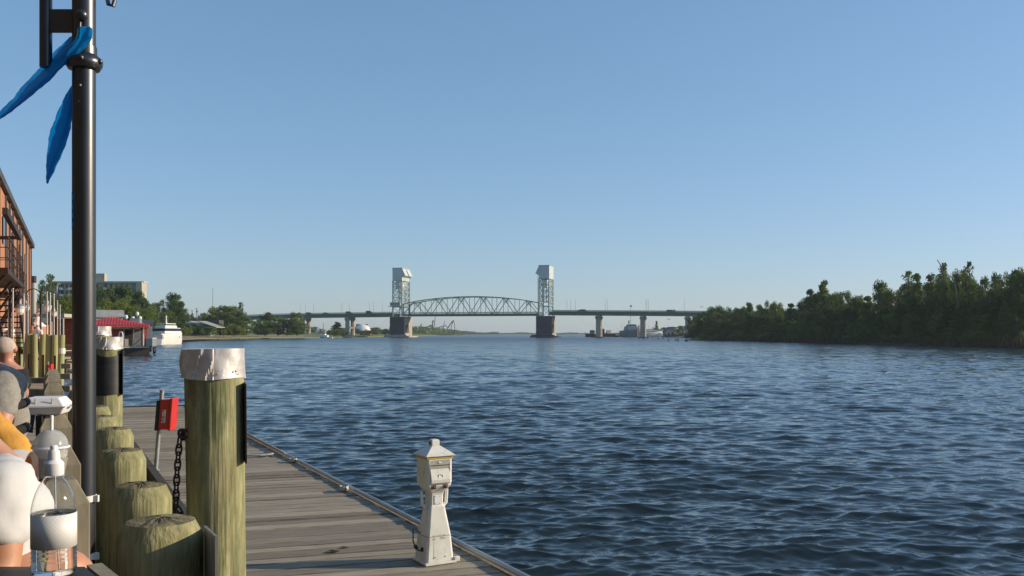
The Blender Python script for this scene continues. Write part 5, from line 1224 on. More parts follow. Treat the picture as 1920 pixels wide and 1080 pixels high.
# ================================================================ RED FIRE CABINET ON A POST
def fire_cabinet(loc, sc_, label, lean=.07, rz=0):
    t = thing('fire_cabinet', label, 'fire cabinet', loc, rz, 'red fire cabinets'); S = sc_
    Ml = lambda x, y, z: Vector((x * S + lean * z * S, y * S, z * S))
    m = MB(); m.tube([Ml(0, 0, 0), Ml(0, 0, 1.155)], .031 * S, 12); m.build('post', M['greysteel'], t, smooth=True)
    m = MB(); m.tube([Ml(0, 0, 1.15), Ml(0, 0, 1.165)], .036 * S, 12); m.box(Ml(0, 0, .004), (.09 * S, .09 * S, .012 * S)); m.build('post_cap', M['greysteel'], t)
    def pr(x0, x1, y0, y1, z0, z1, nm, mt, bev=.006):
        m = MB(); m.loft([[Ml(x0, y0, z0), Ml(x1, y0, z0), Ml(x1, y1, z0), Ml(x0, y1, z0)], [Ml(x0, y0, z1), Ml(x1, y0, z1), Ml(x1, y1, z1), Ml(x0, y1, z1)]]); return m.build(nm, mt, t, bevel=bev * S)
    pr(-.032, .030, -.10, .06, .585, 1.02, 'bracket', M['black'])
    bx_ = pr(.031, .175, -.12, .09, .60, 1.035, 'box', M['redbox'], .012)
    pr(.176, .215, -.135, .105, .585, 1.055, 'door', M['redbox'], .01)
    m = MB(); m.loft([[Ml(.075, -.123, z), Ml(.125, -.123, z), Ml(.125, -.1205, z), Ml(.075, -.1205, z)] for z in (.70, .89)]); pl = m.build('label_plate', M['white'], bx_); 
    # letters F I R E stacked
    segs = {'F': [((0, 0), (0, 1)), ((0, 1), (.7, 1)), ((0, .55), (.55, .55))], 'I': [((.35, 0), (.35, 1))], 'R': [((0, 0), (0, 1)), ((0, 1), (.65, .95)), ((.65, .95), (.65, .6)), ((.65, .6), (0, .5)), ((.25, .5), (.7, 0))], 'E': [((0, 0), (0, 1)), ((0, 1), (.7, 1)), ((0, .5), (.6, .5)), ((0, 0), (.7, 0))]}
    m = MB()
    for i, ch in enumerate('FIRE'):
        for (a, b) in segs[ch]:
            A = Ml(.086 + a[0] * .036, -.1245, .85 - i * .046 + a[1] * .034); B = Ml(.086 + b[0] * .036, -.1245, .85 - i * .046 + b[1] * .034); m.bar(A, B, .008 * S, .002 * S, up=(0, 1, 0))
    m.build('lettering', M['redbox'], pl)
    return t
D = 13.2; fire_cabinet((PX(292, D), D, DZ + .01), 1.0, 'red fire cabinet on a leaning grey post at the left edge of the dock', .08)
fire_cabinet((PX(89.5, 32), 32, PZ(714, 32) - .2), .75, 'small red fire cabinet far along the promenade in front of the green piles', .02)
# ================================================================ POWER PEDESTAL
D = 7.92; pd = thing('power_pedestal', 'white dock power pedestal shaped like a little lighthouse on the dock edge', 'power pedestal', (PX(814, D), D, DZ + .012), R(30)); K = D / F
def sect(w_, z, ch=.0, w2=None):
    h = w_ / 2; h2 = (w2 or w_) / 2; c = min(h, h2) * ch
    if ch == 0: return [Vector(v) for v in ((-h, -h2, z), (h, -h2, z), (h, h2, z), (-h, h2, z))]
    return [Vector(v) for v in ((-h + c, -h2, z), (h - c, -h2, z), (h, -h2 + c, z), (h, h2 - c, z), (h - c, h2, z), (-h + c, h2, z), (-h, h2 - c, z), (-h, -h2 + c, z))]
def ploft(nm, secs, mt=None, bev=.004, par=None):
    m = MB(); m.loft(secs); return m.build(nm, mt or M['ped'], par or pd, bevel=bev)
ploft('base_flange', [sect(.292, 0), sect(.292, .022)])
lb_ = ploft('lower_body', [sect(.262, .022, .12), sect(.228, .24, .16), sect(.150, .478, .2)])
m = MB(); m.add([Vector((-.062, -.1312, .05)), Vector((.058, -.1312, .05)), Vector((.052, -.1165, .225)), Vector((-.056, -.1165, .225))], [(0, 1, 2, 3)]); o = m.build('access_panel', M['ped'], lb_); o.modifiers.new('s', 'SOLIDIFY').thickness = .006
for z in (.236,): m = MB(); m.loft([sect(.2335, z, .16), sect(.2325, z + .005, .16)]); m.build('seam', M['greysteel'], lb_)
for (x, z, yy) in ((-.05, .222, -.1225), (.046, .222, -.1225), (-.05, .247, -.1205), (.046, .247, -.1205), (0, .25, -.1205), (-.052, .065, -.1345), (.048, .065, -.1345), (.02, .225, -.1225)):
    m = MB(); m.sphere((x, yy, z), .0042, 8, 5); m.build('screw', M['iron'], lb_)
nk = ploft('neck', [sect(.150, .478, .2), sect(.125, .50, .2), sect(.125, .585, .2), sect(.14, .612, .2)])
m = MB(); m.box((0, -.0655, .545), (.055, .004, .075)); m.build('notice_plate', M['foam'], nk)
for (x, z) in ((-.022, .575), (.022, .575), (-.022, .515), (.022, .515)): m = MB(); m.sphere((x, -.068, z), .003, 6, 5); m.build('screw', M['iron'], nk)
hd = ploft('head', [sect(.15, .612, .2), sect(.225, .668, .14), sect(.238, .70, .12), sect(.238, .905, .12)])
m = MB(); m.prism([(-.092, -.1195, .90), (-.092, -.1195, .82), (-.092, -.142, .73), (-.092, -.138, .700), (-.092, -.1195, .690)], (.184, 0, 0)); hp_ = m.build('hood_panel', M['ped'], hd, bevel=.004)
m = MB(); m.box((0, -.1215, .852), (.186, .006, .004)); m.build('seam', M['iron'], hd)
m = MB(); m.tube([Vector((.022 * math.cos(a), -.1365, .755 + .022 * math.sin(a))) for a in [-.9 + i * .33 for i in range(15)]], .0032, 6); m.build('emblem', M['foam'], hp_)
m = MB(); m.box((0, -.1215, .875), (.03, .006, .012)); m.build('catch', M['foam'], hd)
for x in (-.055, .055):
    m = MB(); m.prism([(x - .02, -.119, .682), (x - .02, -.1175, .655), (x - .02, -.102, .645), (x - .02, -.108, .684)], (.04, 0, 0)); so = m.build('socket', M['rust'], hd)
    m = MB(); m.sphere((x, -.113, .664), .012, 8, 6); m.build('socket_hole', M['black'], so)
ploft('yellow_band', [sect(.246, .906), sect(.25, .926)], M['yellow'], .001)
rf = ploft('roof', [sect(.275, .927), sect(.28, .936), sect(.085, 1.008), sect(.075, 1.012)])
ploft('roof_knob', [sect(.072, 1.012), sect(.072, 1.052), sect(.060, 1.064)], par=rf)
m = MB(); m.box((-.036, .01, 1.03), (.006, .03, .025)); m.build('sensor', M['iron'], rf)
for s in (-1, 1):
    m = MB(); m.tube([(s * .072, 0, .46), (s * .115, 0, .505), (s * .122, 0, .62)], [.017, .015, .015], 8); m.build('hose_hook', M['ped'], pd, smooth=True)
m = MB(); m.box((.122, 0, .80), (.012, .12, .16)); m.build('side_cover', M['ped'], pd, bevel=.004)
m = MB(); m.box((.155, -.13, .030), (.05, .03, .04)); m.build('foot_bracket', M['ped'], pd, bevel=.003)
m = MB(); m.tube([(-.13, .0, .26), (-.19, .02, .30), (-.20, .0, .2), (-.185, -.02, .14), (-.15, -.02, .11), (-.12, -.03, .12)], .006, 6); m.tube([(-.135, -.03, .12), (-.115, -.03, .12)], .02, 8); m.tube([(-.19, -.01, .16), (-.17, -.02, .13)], .016, 8)
m.build('water_tap', M['iron'], pd)
# ================================================================ LAMP POLE, BANNERS
D = 4.15; lx = PX(157.5, D); lp = thing('lamp_pole', 'tall glossy black lamp pole with a ring collar, near the left edge', 'lamp post', (lx, D, 2.1)); lo = lp.location; r = 20.6 / F * D
m = MB(); m.tube([(0, 0, 0), (0, 0, 5.4)], r, 40); m.build('shaft', M['blackpaint'], lp, smooth=True)
zc = PZ(117, D) - 2.1
m = MB(); m.lathe([(r * 1.0, zc - .035), (r * 1.35, zc - .033), (r * 1.58, zc - .014), (r * 1.6, zc + .006), (r * 1.38, zc + .022), (r * 1.12, zc + .034), (r * 1.1, zc + .07), (r, zc + .074)], n=40); m.build('collar', M['blackpaint'], lp, smooth=True)
for a in (-.15, math.pi + .25, -1.3): m = MB(); m.sphere((r * 1.55 * math.cos(a), r * 1.55 * math.sin(a), zc), .014, 10, 8, (1, 1, 1)); m.build('collar_bolt', M['blackpaint'], lp, smooth=True)
kz = PZ(38, D) - 2.1; kx = PX(167, D) - lx
m = MB(); m.sphere((kx, -r - .02, kz), .026, 16, 12); m.tube([(kx, -r - .02, kz), (kx, -r + .01, kz)], .012, 8); m.build('knob', M['blackpaint'], lp, smooth=True)
m = MB(); m.tube([(kx - .012, -r - .012, kz - .03), (kx - .018, -r - .012, zc + .03)], .006, 8); m.build('banner_rod', M['blackpaint'], lp)
m = MB(); m.box(((PX(95, D) + PX(140, D)) / 2 - lx, 0, (PZ(18, D) + PZ(61, D)) / 2 - 2.1), (45 / F * D, .02, 43 / F * D)); br = m.build('bracket_plate', M['blackpaint'], lp, bevel=.003)
m = MB(); m.tube([(PX(86, D) - lx, 0, PZ(126, D) - 2.1), (PX(86, D) - lx, 0, 5.3)], 11 / F * D, 24); m.build('side_tube', M['blackpaint'], lp, smooth=True)
for (x, y) in ((159.5, 165), (157.5, 195)): m = MB(); m.sphere((PX(x, D) - lx, -r + .001, PZ(y, D) - 2.1), .0065 if y < 180 else .0035, 10, 6, (1, .5, 1)); m.build('rivet', M['greysteel'], lp)
z = PZ(2, D) - 2.1; m = MB(); m.tube([(r * .5, .1, z + .25), (PX(207, D) - lx, .06, z + .05), (PX(203, D) - lx, .05, z - .005), (PX(194, D) - lx, .05, z + .004), (PX(192, D) - lx, .05, z + .03)], .010, 8); m.build('scroll', M['blackpaint'], lp)
m = MB(); secs = []
for z in (PZ(431, D) - 2.1, PZ(361, D) - 2.1): secs.append([Vector(((r + .0008) * math.cos(a), (r + .0008) * math.sin(a), z)) for a in [math.pi + .25 + i * .09 for i in range(11)]])
m.loft(secs, cap=False, closed=False); st = m.build('blue_sticker', M['blue'], lp)
m = MB()
for k in range(4):
    z = PZ(372 + k * 17, D) - 2.1; m.bar(((r + .001) * math.cos(math.pi + .8), (r + .001) * math.sin(math.pi + .8), z - .011), ((r + .001) * math.cos(math.pi + .8), (r + .001) * math.sin(math.pi + .8), z + .011), .003, .001)
m.build('sticker_marks', M['white'], st)
for yy, w_ in ((935, 12), (1043, 12)):
    z = PZ(yy, D) - 2.1; hh = w_ / F * D / 2; secs = [[Vector(((r + .004) * math.cos(a), (r + .004) * math.sin(a), z + q + .004 * math.cos(a))) for a in [i * .2094 for i in range(30)]] for q in (-hh, hh)]
    m = MB(); m.loft(secs, cap=False); m.box((r + .010, -.01, z + .003), (.022, .016, hh * 2)); m.build('cable_tie', M['white'], lp)
def cloth(name, rows, label, D0):
    m = MB(off=P(100, 200, D0)); secs = [[P(x, y, d) for x, y, d in r_] for r_ in rows]
    m.loft(secs, cap=False, closed=False); o = m.build(name, M['blue'], None, smooth=True, sharp=60); o.location = P(100, 200, D0)
    s = o.modifiers.new('subd', 'SUBSURF'); s.levels = 3; s.render_levels = 3; tx = bpy.data.textures.new('creases', 'CLOUDS'); tx.noise_scale = .045; d = o.modifiers.new('creases', 'DISPLACE'); d.texture = tx; d.strength = .014; d.texture_coords = 'LOCAL'; s = o.modifiers.new('thick', 'SOLIDIFY'); s.thickness = .0012
    return tag(o, label, 'pennant', 'blue pennants on the lamp pole')
cloth('pennant', [[(141, 52, 4.12), (152, 50, 4.085), (164, 49, 4.06), (176, 50, 4.075)], [(140, 64, 4.13), (150, 66, 4.075), (160, 72, 4.05), (172, 80, 4.07)], [(126, 73, 4.20), (138, 82, 4.07), (150, 88, 4.045), (156, 94, 4.07)], [(98, 102, 4.24), (114, 110, 4.08), (122, 114, 4.07), (128, 118, 4.10)], [(62, 140, 4.26), (78, 148, 4.10), (88, 148, 4.08), (98, 146, 4.12)], [(30, 176, 4.25), (46, 180, 4.12), (56, 179, 4.10), (66, 174, 4.14)], [(2, 208, 4.22), (14, 209, 4.14), (20, 208, 4.12), (28, 205, 4.15)], [(-26, 236, 4.18), (-20, 236, 4.15), (-17, 236, 4.15), (-14, 234, 4.16)]], 'long twisted blue pennant blowing left from the knob of the lamp pole', 4.15)
cloth('pennant', [[(146, 140, 4.2), (150, 141, 4.19), (154, 142, 4.2)], [(130, 165, 4.18), (137, 168, 4.14), (143, 172, 4.18)], [(113, 197, 4.2), (127, 202, 4.13), (138, 208, 4.17)], [(97, 234, 4.22), (118, 240, 4.14), (134, 238, 4.19)], [(90, 262, 4.2), (110, 268, 4.13), (126, 264, 4.18)], [(87, 296, 4.19), (100, 300, 4.14), (113, 298, 4.2)], [(86, 330, 4.18), (92, 332, 4.15), (98, 328, 4.19)], [(87, 344, 4.18), (89, 345, 4.17), (91, 343, 4.18)]], 'short blue pennant hanging left of the lamp pole below the collar', 4.15)
# ================================================================ NEAR BOARDWALK, POSTS
bw = thing('boardwalk', 'raised wooden boardwalk with people sitting on it at the lower left', 'boardwalk', (-4, 4, 2.1), DRZ); m = MB(off=bw.location, rz=DRZ)
D = -1.5
while D < 10.2:
    a = Vector((-.509 * D + .16, D, 0)); st = ED * (.15 / .8912 - .01); p0 = a - BD * 7
    m.prism([p0 + Vector((0, 0, 2.06)), a + Vector((0, 0, 2.06)), a + st + Vector((0, 0, 2.06)), p0 + st + Vector((0, 0, 2.06))], (0, 0, .04)); D += .15
m.build('boards', M['board'], bw)
m = MB(off=bw.location, rz=DRZ); a = Vector((.509 * 1.5 + .14, -1.5, 1.9)); b = Vector((-.509 * 10.3 + .14, 10.3, 1.9)); m.bar(a, b, .08, .3); m.bar(b, b - BD * 7, .08, .3)
for k in range(9):
    D = -1 + k * 1.35; p = Vector((-.509 * D - .1, D, 0)); m.bar(p + Vector((0, 0, -1)), p + Vector((0, 0, 1.9)), .22)
m.build('frame', M['timber_dark'], bw)
POSTS = [(1.15, 'below the frame'), (2.5, 'right behind the clear bottle'), (3.24, 'second'), (4.5, 'third'), (5.85, 'fourth'), (7.3, 'fifth'), (8.8, 'sixth'), (10.1, 'seventh')]
for i, (D, q) in enumerate(POSTS):
    t = thing('timber_post', ['chamfer-topped post nearest the camera', 'chamfer-topped post carrying the dome-lidded cup', 'chamfer-topped post directly behind the cup', 'chamfer-topped post carrying the white foam box', 'chamfer-topped post just above the foam box', 'second chamfer-topped post above the foam box', 'third chamfer-topped post above the foam box', 'farthest chamfer-topped post, below the green piles'][i], 'post', (-.509 * D + .02, D, 2.1), R(33), 'chamfer-topped railing posts')
    h = .072; m = MB(); m.loft([sect(2 * h, -1.2), sect(2 * h, .735), sect(1.15 * h, .80)]); m.build('shaft', M['timber'], t, bevel=.004)
for i in range(len(POSTS) - 1):
    D0, D1 = POSTS[i][0], POSTS[i + 1][0]; m = MB(off=(-.509 * D0 + .02, D0, 2.4))
    for z in (2.30, 2.62): m.bar((-.509 * D0 - .02, D0 + .09, z), (-.509 * D1 - .02, D1 - .09, z), .04, .12)
    o = m.build('post_rail', M['timber_dark'], None); o.location = (-.509 * D0 + .02, D0, 2.4); tag(o, 'pair of dark rails between the %s and %s chamfered posts from the camera' % (ORD[i], ORD[i + 1]), 'rail', 'rails between the posts')
# beams and things between posts and green piles
m = MB(off=(PX(62, 10), 10.4, 2.6)); m.box((PX(62, 10.4), 10.4, 2.60), (.42, .08, .12)); m.box((PX(62, 10.4), 10.4, 2.76), (.46, .1, .06)); o = m.build('cross_rail', M['timber'], None); o.location = (PX(62, 10), 10.4, 2.6); tag(o, 'pale cross rail at the far end of the boardwalk below the green piles', 'rail')
for k in range(5):
    m = MB(); m.box((0, 0, 0), (.30, .2, .16)); o = m.build('timber_beam', M['timber'], None); o.location = (PX(122 + k, 20 + 2.4 * k), 20 + 2.4 * k, 1.35 + .22 * k); tag(o, '%s of the stacked timber beams left of the lamp pole, counted upward' % ORD[k], 'timber', 'stacked timber beams')
# ================================================================ TABLE, BOTTLE, CUP, FOAM BOX
tb = thing('table', 'corner of a dark table top with a pale wooden edge under the bottle', 'table', (-1.0, 1.5, 2.1)); TZ = 2.835
m = MB(off=tb.location); m.prism([(-.852, 1.81, TZ - .03), (-1.5, 1.81, TZ - .03), (-1.5, .9, TZ - .03), (-.55, .9, TZ - .03), (-.40, 1.23, TZ - .03)], (0, 0, .03)); m.build('top', M['darksteel'], tb, bevel=.003)
m = MB(off=tb.location); m.prism([(-.85, 1.812, TZ - .05), (-.395, 1.226, TZ - .05), (-.372, 1.24, TZ - .05), (-.828, 1.83, TZ - .05)], (0, 0, .052)); m.build('edge_strip', M['timber'], tb)
for (x, y) in ((-1.4, 1.7), (-1.4, 1.0), (-.6, 1.0), (-.95, 1.7)): m = MB(off=tb.location); m.box((x, y, 2.1 + .35), (.05, .05, .70)); m.build('leg', M['iron'], tb)
D = 1.75; K = D / F; bt = thing('pump_bottle', 'clear plastic bottle with a white pump top standing on the table', 'bottle', (PX(101, D), D, TZ + .001))
def zy(y): return (1076 - y) * K
prof = [(.030, .0), (.038, .003), (.0405, .010), (.0405, .022)]
for k in range(4):
    z = .028 + k * .0085; prof += [(.0405, z), (.0385, z + .002), (.0385, z + .004), (.0405, z + .006)]
prof += [(.0405, .0625), (.0405, .118), (.040, .128), (.0375, .142), (.033, .157), (.026, .172), (.018, .183), (.0145, .188), (.0145, .197)]
m = MB(); m.lathe(prof, n=48, cap=False); o = m.build('bottle_body', M['pet'], bt, smooth=True, sharp=60); s = o.modifiers.new('s', 'SOLIDIFY'); s.thickness = .0005; s.offset = -1
m = MB(); m.lathe([(.0375, .002), (.0392, .010), (.0392, .112), (.0390, .1125)], n=40); lq = m.build('gel', glassmat('sanitiser_gel', (.97, .98, .98), 0, 1.35), bt, smooth=True, sharp=60)
def labelmat(n1, base, ink):
    m = bpy.data.materials.new(n1); m.use_nodes = True; n = m.node_tree.nodes; L = m.node_tree.links; b = n['Principled BSDF']; b.inputs['Roughness'].default_value = .5
    tc = n.new('ShaderNodeTexCoord'); sp = n.new('ShaderNodeSeparateXYZ'); L.new(tc.outputs['Object'], sp.inputs[0])
    at = n.new('ShaderNodeMath'); at.operation = 'ARCTAN2'; L.new(sp.outputs[1], at.inputs[0]); L.new(sp.outputs[0], at.inputs[1])
    us = n.new('ShaderNodeMath'); us.operation = 'MULTIPLY'; us.inputs[1].default_value = .0405; L.new(at.outputs[0], us.inputs[0])
    outs = []
    for sg in (1, -1):
        a = n.new('ShaderNodeMath'); a.operation = 'MULTIPLY_ADD'; a.inputs[1].default_value = sg; L.new(us.outputs[0], a.inputs[0]); L.new(sp.outputs[2], a.inputs[2])
        b2 = n.new('ShaderNodeMath'); b2.operation = 'MULTIPLY'; b2.inputs[1].default_value = 1 / .0085; L.new(a.outputs[0], b2.inputs[0])
        f = n.new('ShaderNodeMath'); f.operation = 'FRACT'; L.new(b2.outputs[0], f.inputs[0]); g = n.new('ShaderNodeMath'); g.operation = 'LESS_THAN'; g.inputs[1].default_value = .13; L.new(f.outputs[0], g.inputs[0]); outs.append(g)
    mx = n.new('ShaderNodeMath'); mx.operation = 'MAXIMUM'; L.new(outs[0].outputs[0], mx.inputs[0]); L.new(outs[1].outputs[0], mx.inputs[1])
    cm = n.new('ShaderNodeMix'); cm.data_type = 'RGBA'; L.new(mx.outputs[0], cm.inputs[0]); cm.inputs[6].default_value = (*base, 1); cm.inputs[7].default_value = (*ink, 1); L.new(cm.outputs[2], b.inputs['Base Color']); return m
m = MB(); m.lathe([(.0407, .054), (.0407, .1185)], n=48, cap=False); o = m.build('label', labelmat('diamond_label', (.72, .71, .68), (.82, .81, .78)), bt, smooth=True); o.modifiers.new('s', 'SOLIDIFY').thickness = .0004
m = MB(); m.lathe([(.0165, .190), (.0180, .193), (.0180, .214), (.0145, .218), (.0115, .220), (.0105, .236), (.0085, .239)], n=32); pu = m.build('pump_collar', M['foam'], bt, smooth=True)
m = MB(); m.lathe([(.0068, .239), (.0068, .246), (.0052, .248)], (0, 0, 0), 20); m.build('nozzle', M['foam'], pu, smooth=True)
m = MB(); m.tube([(.002, 0, .19), (.004, 0, .09), (.008, 0, .01)], .0022, 8); m.build('dip_tube', M['pet'], bt)
D = 2.5; K = D / F; cu = thing('cup', 'clear cup with a domed lid and a white straw on top of a post', 'cup', (PX(95, D), D, 2.902))
m = MB(); m.lathe([(.031, .001), (.034, .004), (.0445, .082), (.0465, .084)], n=36, cap=False); o = m.build('cup_body', M['cupplastic'], cu, smooth=True); s = o.modifiers.new('s', 'SOLIDIFY'); s.thickness = .0008
m = MB(); m.lathe([(.030, .003), (.0335, .006), (.0425, .066), (.038, .078), (.0, .084)], n=30); m.build('ice_cream', pm('pale_ice_cream', (.66, .62, .55), (.78, .75, .69), scale=(30, 30, 30), rough=.6), cu, smooth=True)
m = MB(); m.lathe([(.032, .003), (.0425, .056)], n=36, cap=False); m.build('printed_band', labelmat('cup_lattice', (.16, .14, .10), (.72, .69, .62)), cu, smooth=True).scale = (1.035, 1.035, 1)
m = MB(); m.lathe([(.0475, .083), (.048, .086), (.0455, .089)] + [(.0440 * math.cos(a), .089 + .044 * math.sin(a)) for a in [i * .16 for i in range(1, 10)]], n=36, cap=False); o = m.build('dome_lid', M['cupplastic'], cu, smooth=True); s = o.modifiers.new('s', 'SOLIDIFY'); s.thickness = .0006
m = MB(); m.lathe([(.0478, .082), (.0492, .0835), (.0492, .0865), (.0478, .088)], n=36, cap=False); m.build('rim', M['foam'], cu, smooth=True)
m = MB(); m.tube([(.002, 0, .05), (.003, 0, .172)], .0045, 10); m.build('straw', M['foam'], cu, smooth=True)
D = 4.5; fb = thing('foam_box', 'white foam takeaway box with flap resting on a post by the lamp pole', 'takeaway box', (PX(88, D), D, 2.902), R(12))
m = MB(); m.loft([sect(.165, 0, 0, .15), sect(.205, .036, 0, .19)]); m.build('tray', M['foam'], fb, bevel=.006)
m = MB(); m.loft([sect(.222, .037, 0, .205), sect(.222, .041, 0, .205)]); m.build('rim', M['foam'], fb, bevel=.001)
m = MB(); m.loft([sect(.205, .0415, 0, .19), sect(.145, .083, 0, .14)]); ld = m.build('lid', M['foam'], fb, bevel=.006)
for x in (-.03, .045): m = MB(); m.box((x, -.0865, .063), (.003, .004, .036)); m.build('groove', M['greysteel'], ld)
m = MB(); m.box((.122, 0, .039), (.03, .06, .006)); m.build('tab', M['foam'], fb)
# ================================================================ PEOPLE
def skin(name, nodes, edges, mat, parent, off, root=None, lv=2):
    names = list(nodes); me = bpy.data.meshes.new(name)
    me.from_pydata([tuple(Vector(nodes[k][0]) - Vector(off)) for k in names], [(names.index(a), names.index(b)) for a, b in edges], [])
    o = bpy.data.objects.new(name, me); col.objects.link(o); o.parent = parent; me.materials.append(mat)
    sm = o.modifiers.new('skin', 'SKIN'); sm.use_smooth_shade = True; sm.branch_smoothing = .5
    lay = me.skin_vertices[0].data if me.skin_vertices else None
    if lay is None:
        bm = bmesh.new(); bm.from_mesh(me); bm.verts.layers.skin.verify(); bm.to_mesh(me); bm.free(); lay = me.skin_vertices[0].data
    for i, k in enumerate(names):
        r = nodes[k][1]; r = (r, r) if not isinstance(r, tuple) else r; lay[i].radius = r; lay[i].use_root = (k == (root or names[0]))
    s = o.modifiers.new('sub', 'SUBSURF'); s.levels = lv; s.render_levels = lv
    return o
def folds(o, size, amt):
    tx = bpy.data.textures.new('cloth_folds', 'CLOUDS'); tx.noise_scale = size; tx.noise_depth = 3; tx.noise_basis = 'ORIGINAL_PERLIN'
    d = o.modifiers.new('folds', 'DISPLACE'); d.texture = tx; d.strength = amt; d.mid_level = .5; d.texture_coords = 'LOCAL'; return o
def hand_nodes(N, E, wrist, palm, s, d, side, scale=1.0):
    """adds palm, four fingers and a thumb; s: sideways vector, d: forward vector (unit)"""
    wp = Vector(N[wrist][0]); dn = Vector((0, 0, -1)); N[palm] = (wp + d * .055 * scale, (.026 * scale, .016 * scale)); E.append((wrist, palm))
    for i in range(4):
        ln = (.038, .043, .040, .031)[i] * scale; q = wp + d * .085 * scale + s * (.027 - .018 * i) * scale; a = '%sf%da' % (palm, i); b = '%sf%db' % (palm, i); c = '%sf%dc' % (palm, i)
        N[a] = (q, .009 * scale); N[b] = (q + d * ln * .9 + dn * .008, .0085 * scale); N[c] = (q + d * ln * 1.5 + dn * .028, .0075 * scale); E += [(palm, a), (a, b), (b, c)]
    a = palm + 'ta'; b = palm + 'tb'; N[a] = (wp + d * .04 * scale + s * .036 * scale, .010 * scale); N[b] = (wp + d * .075 * scale + s * .05 * scale, .0085 * scale); E += [(palm, a), (a, b)]
def seated(label, base, pelvis, chest, neck, head, shs, elb, wri, hips, knees, ankles, sc_, skinm, shirtm, shortm, hairm, sleeve=.75, face=Vector((1, 0, 0)), headr=.085, torso=.125, longp=False, hair_full=True, armr=.042):
    t = thing('person', label, 'person', base); N = {}; E = []
    V = Vector
    N['pelvis'] = (pelvis, (torso * .98, torso * .85)); N['waist'] = (V(pelvis).lerp(V(chest), .5), (torso * .9, torso * .78)); N['chest'] = (chest, (torso, torso * .82)); N['collar'] = (V(chest).lerp(V(neck), .62), (torso * .75, torso * .6))
    N['neck'] = (neck, .052); N['jaw'] = (V(neck).lerp(V(head), .55) + face * .012, .062); N['head'] = (head, (headr * .92, headr)); N['crown'] = (V(head) + (V(head) - V(neck)).normalized() * .065, headr * .72)
    E += [('pelvis', 'waist'), ('waist', 'chest'), ('chest', 'collar'), ('collar', 'neck'), ('neck', 'jaw'), ('jaw', 'head'), ('head', 'crown')]
    for i in range(2):
        N['sh%d' % i] = (shs[i], armr * 1.35); N['el%d' % i] = (elb[i], armr * .92); N['wr%d' % i] = (wri[i], armr * .62); N['ua%d' % i] = (V(shs[i]).lerp(V(elb[i]), .5), armr * 1.12); N['fa%d' % i] = (V(elb[i]).lerp(V(wri[i]), .35), armr * .95)
        E += [('collar', 'sh%d' % i), ('sh%d' % i, 'ua%d' % i), ('ua%d' % i, 'el%d' % i), ('el%d' % i, 'fa%d' % i), ('fa%d' % i, 'wr%d' % i)]
        d = (V(wri[i]) - V(elb[i])).normalized(); s = d.cross(V((0, 0, 1))).normalized() * (1 if i else -1); hand_nodes(N, E, 'wr%d' % i, 'palm%d' % i, s, d, i)
        N['hip%d' % i] = (hips[i], .088); N['th%d' % i] = (V(hips[i]).lerp(V(knees[i]), .5), .074); N['kn%d' % i] = (knees[i], .056); N['ca%d' % i] = (V(knees[i]).lerp(V(ankles[i]), .3), .052); N['an%d' % i] = (ankles[i], .035)
        N['toe%d' % i] = (V(ankles[i]) + V((face.x, face.y, 0)).normalized() * .17 + V((0, 0, -.035)), (.035, .022)); E += [('pelvis', 'hip%d' % i), ('hip%d' % i, 'th%d' % i), ('th%d' % i, 'kn%d' % i), ('kn%d' % i, 'ca%d' % i), ('ca%d' % i, 'an%d' % i), ('an%d' % i, 'toe%d' % i)]
    body = skin('body', N, E, skinm, t, base, 'pelvis')
    up = (V(head) - V(neck)).normalized(); sd_ = face.cross(up).normalized()
    for q in (-1, 1):
        m = MB(off=base); m.sphere(V(head) + sd_ * headr * .95 * q - face * .01, .022, 8, 6, (.6, 1, 1.4)); m.build('ear', skinm, body, smooth=True)
        m = MB(off=base); m.sphere(V(head) + face * headr * .86 + sd_ * q * .032 + up * .008, .011, 8, 6); m.build('eye', M['white'], body, smooth=True)
    m = MB(off=base); a = V(head) + face * headr * .9; m.loft([[a + up * .02 + sd_ * .006, a + up * .02 - sd_ * .006, a + up * .022 - face * .02], [a - up * .025 + sd_ * .014 + face * .018, a - up * .025 - sd_ * .014 + face * .018, a - up * .03 - face * .02]]); m.build('nose', skinm, body, smooth=True)
    # shirt
    S = {}; F_ = []
    for k in ('pelvis', 'waist', 'chest', 'collar'): r = N[k][1]; S[k] = (N[k][0], (r[0] + .014, r[1] + .014))
    S['cneck'] = (V(neck).lerp(V(chest), .25), max(.066, torso * .56)); F_ += [('pelvis', 'waist'), ('waist', 'chest'), ('chest', 'collar'), ('collar', 'cneck')]
    for i in range(2):
        S['sh%d' % i] = (shs[i], armr * 1.35 + .014); S['sl%d' % i] = (V(shs[i]).lerp(V(elb[i]), sleeve), armr * 1.05 + .018); F_ += [('collar', 'sh%d' % i), ('sh%d' % i, 'sl%d' % i)]
    folds(skin('shirt', S, F_, shirtm, t, base, 'pelvis', 3), .09, .05)
    S = {'pelvis': (V(pelvis) - V((0, 0, .02)), (torso + .012, torso * .9 + .01))}; F_ = []
    for i in range(2):
        S['hip%d' % i] = (hips[i], .098); e = V(knees[i]) if longp else V(hips[i]).lerp(V(knees[i]), .5); S['e%d' % i] = (e, .075 if longp else .088); F_ += [('pelvis', 'hip%d' % i), ('hip%d' % i, 'e%d' % i)]
        if longp: S['a%d' % i] = (ankles[i], .052); F_ += [('e%d' % i, 'a%d' % i)]
    folds(skin('trousers', S, F_, shortm, t, base, 'pelvis', 3), .08, .02)
    m = MB(off=base); c = V(head) + up * .028 - face * .014; n_, k_ = 18, 9; secs = []
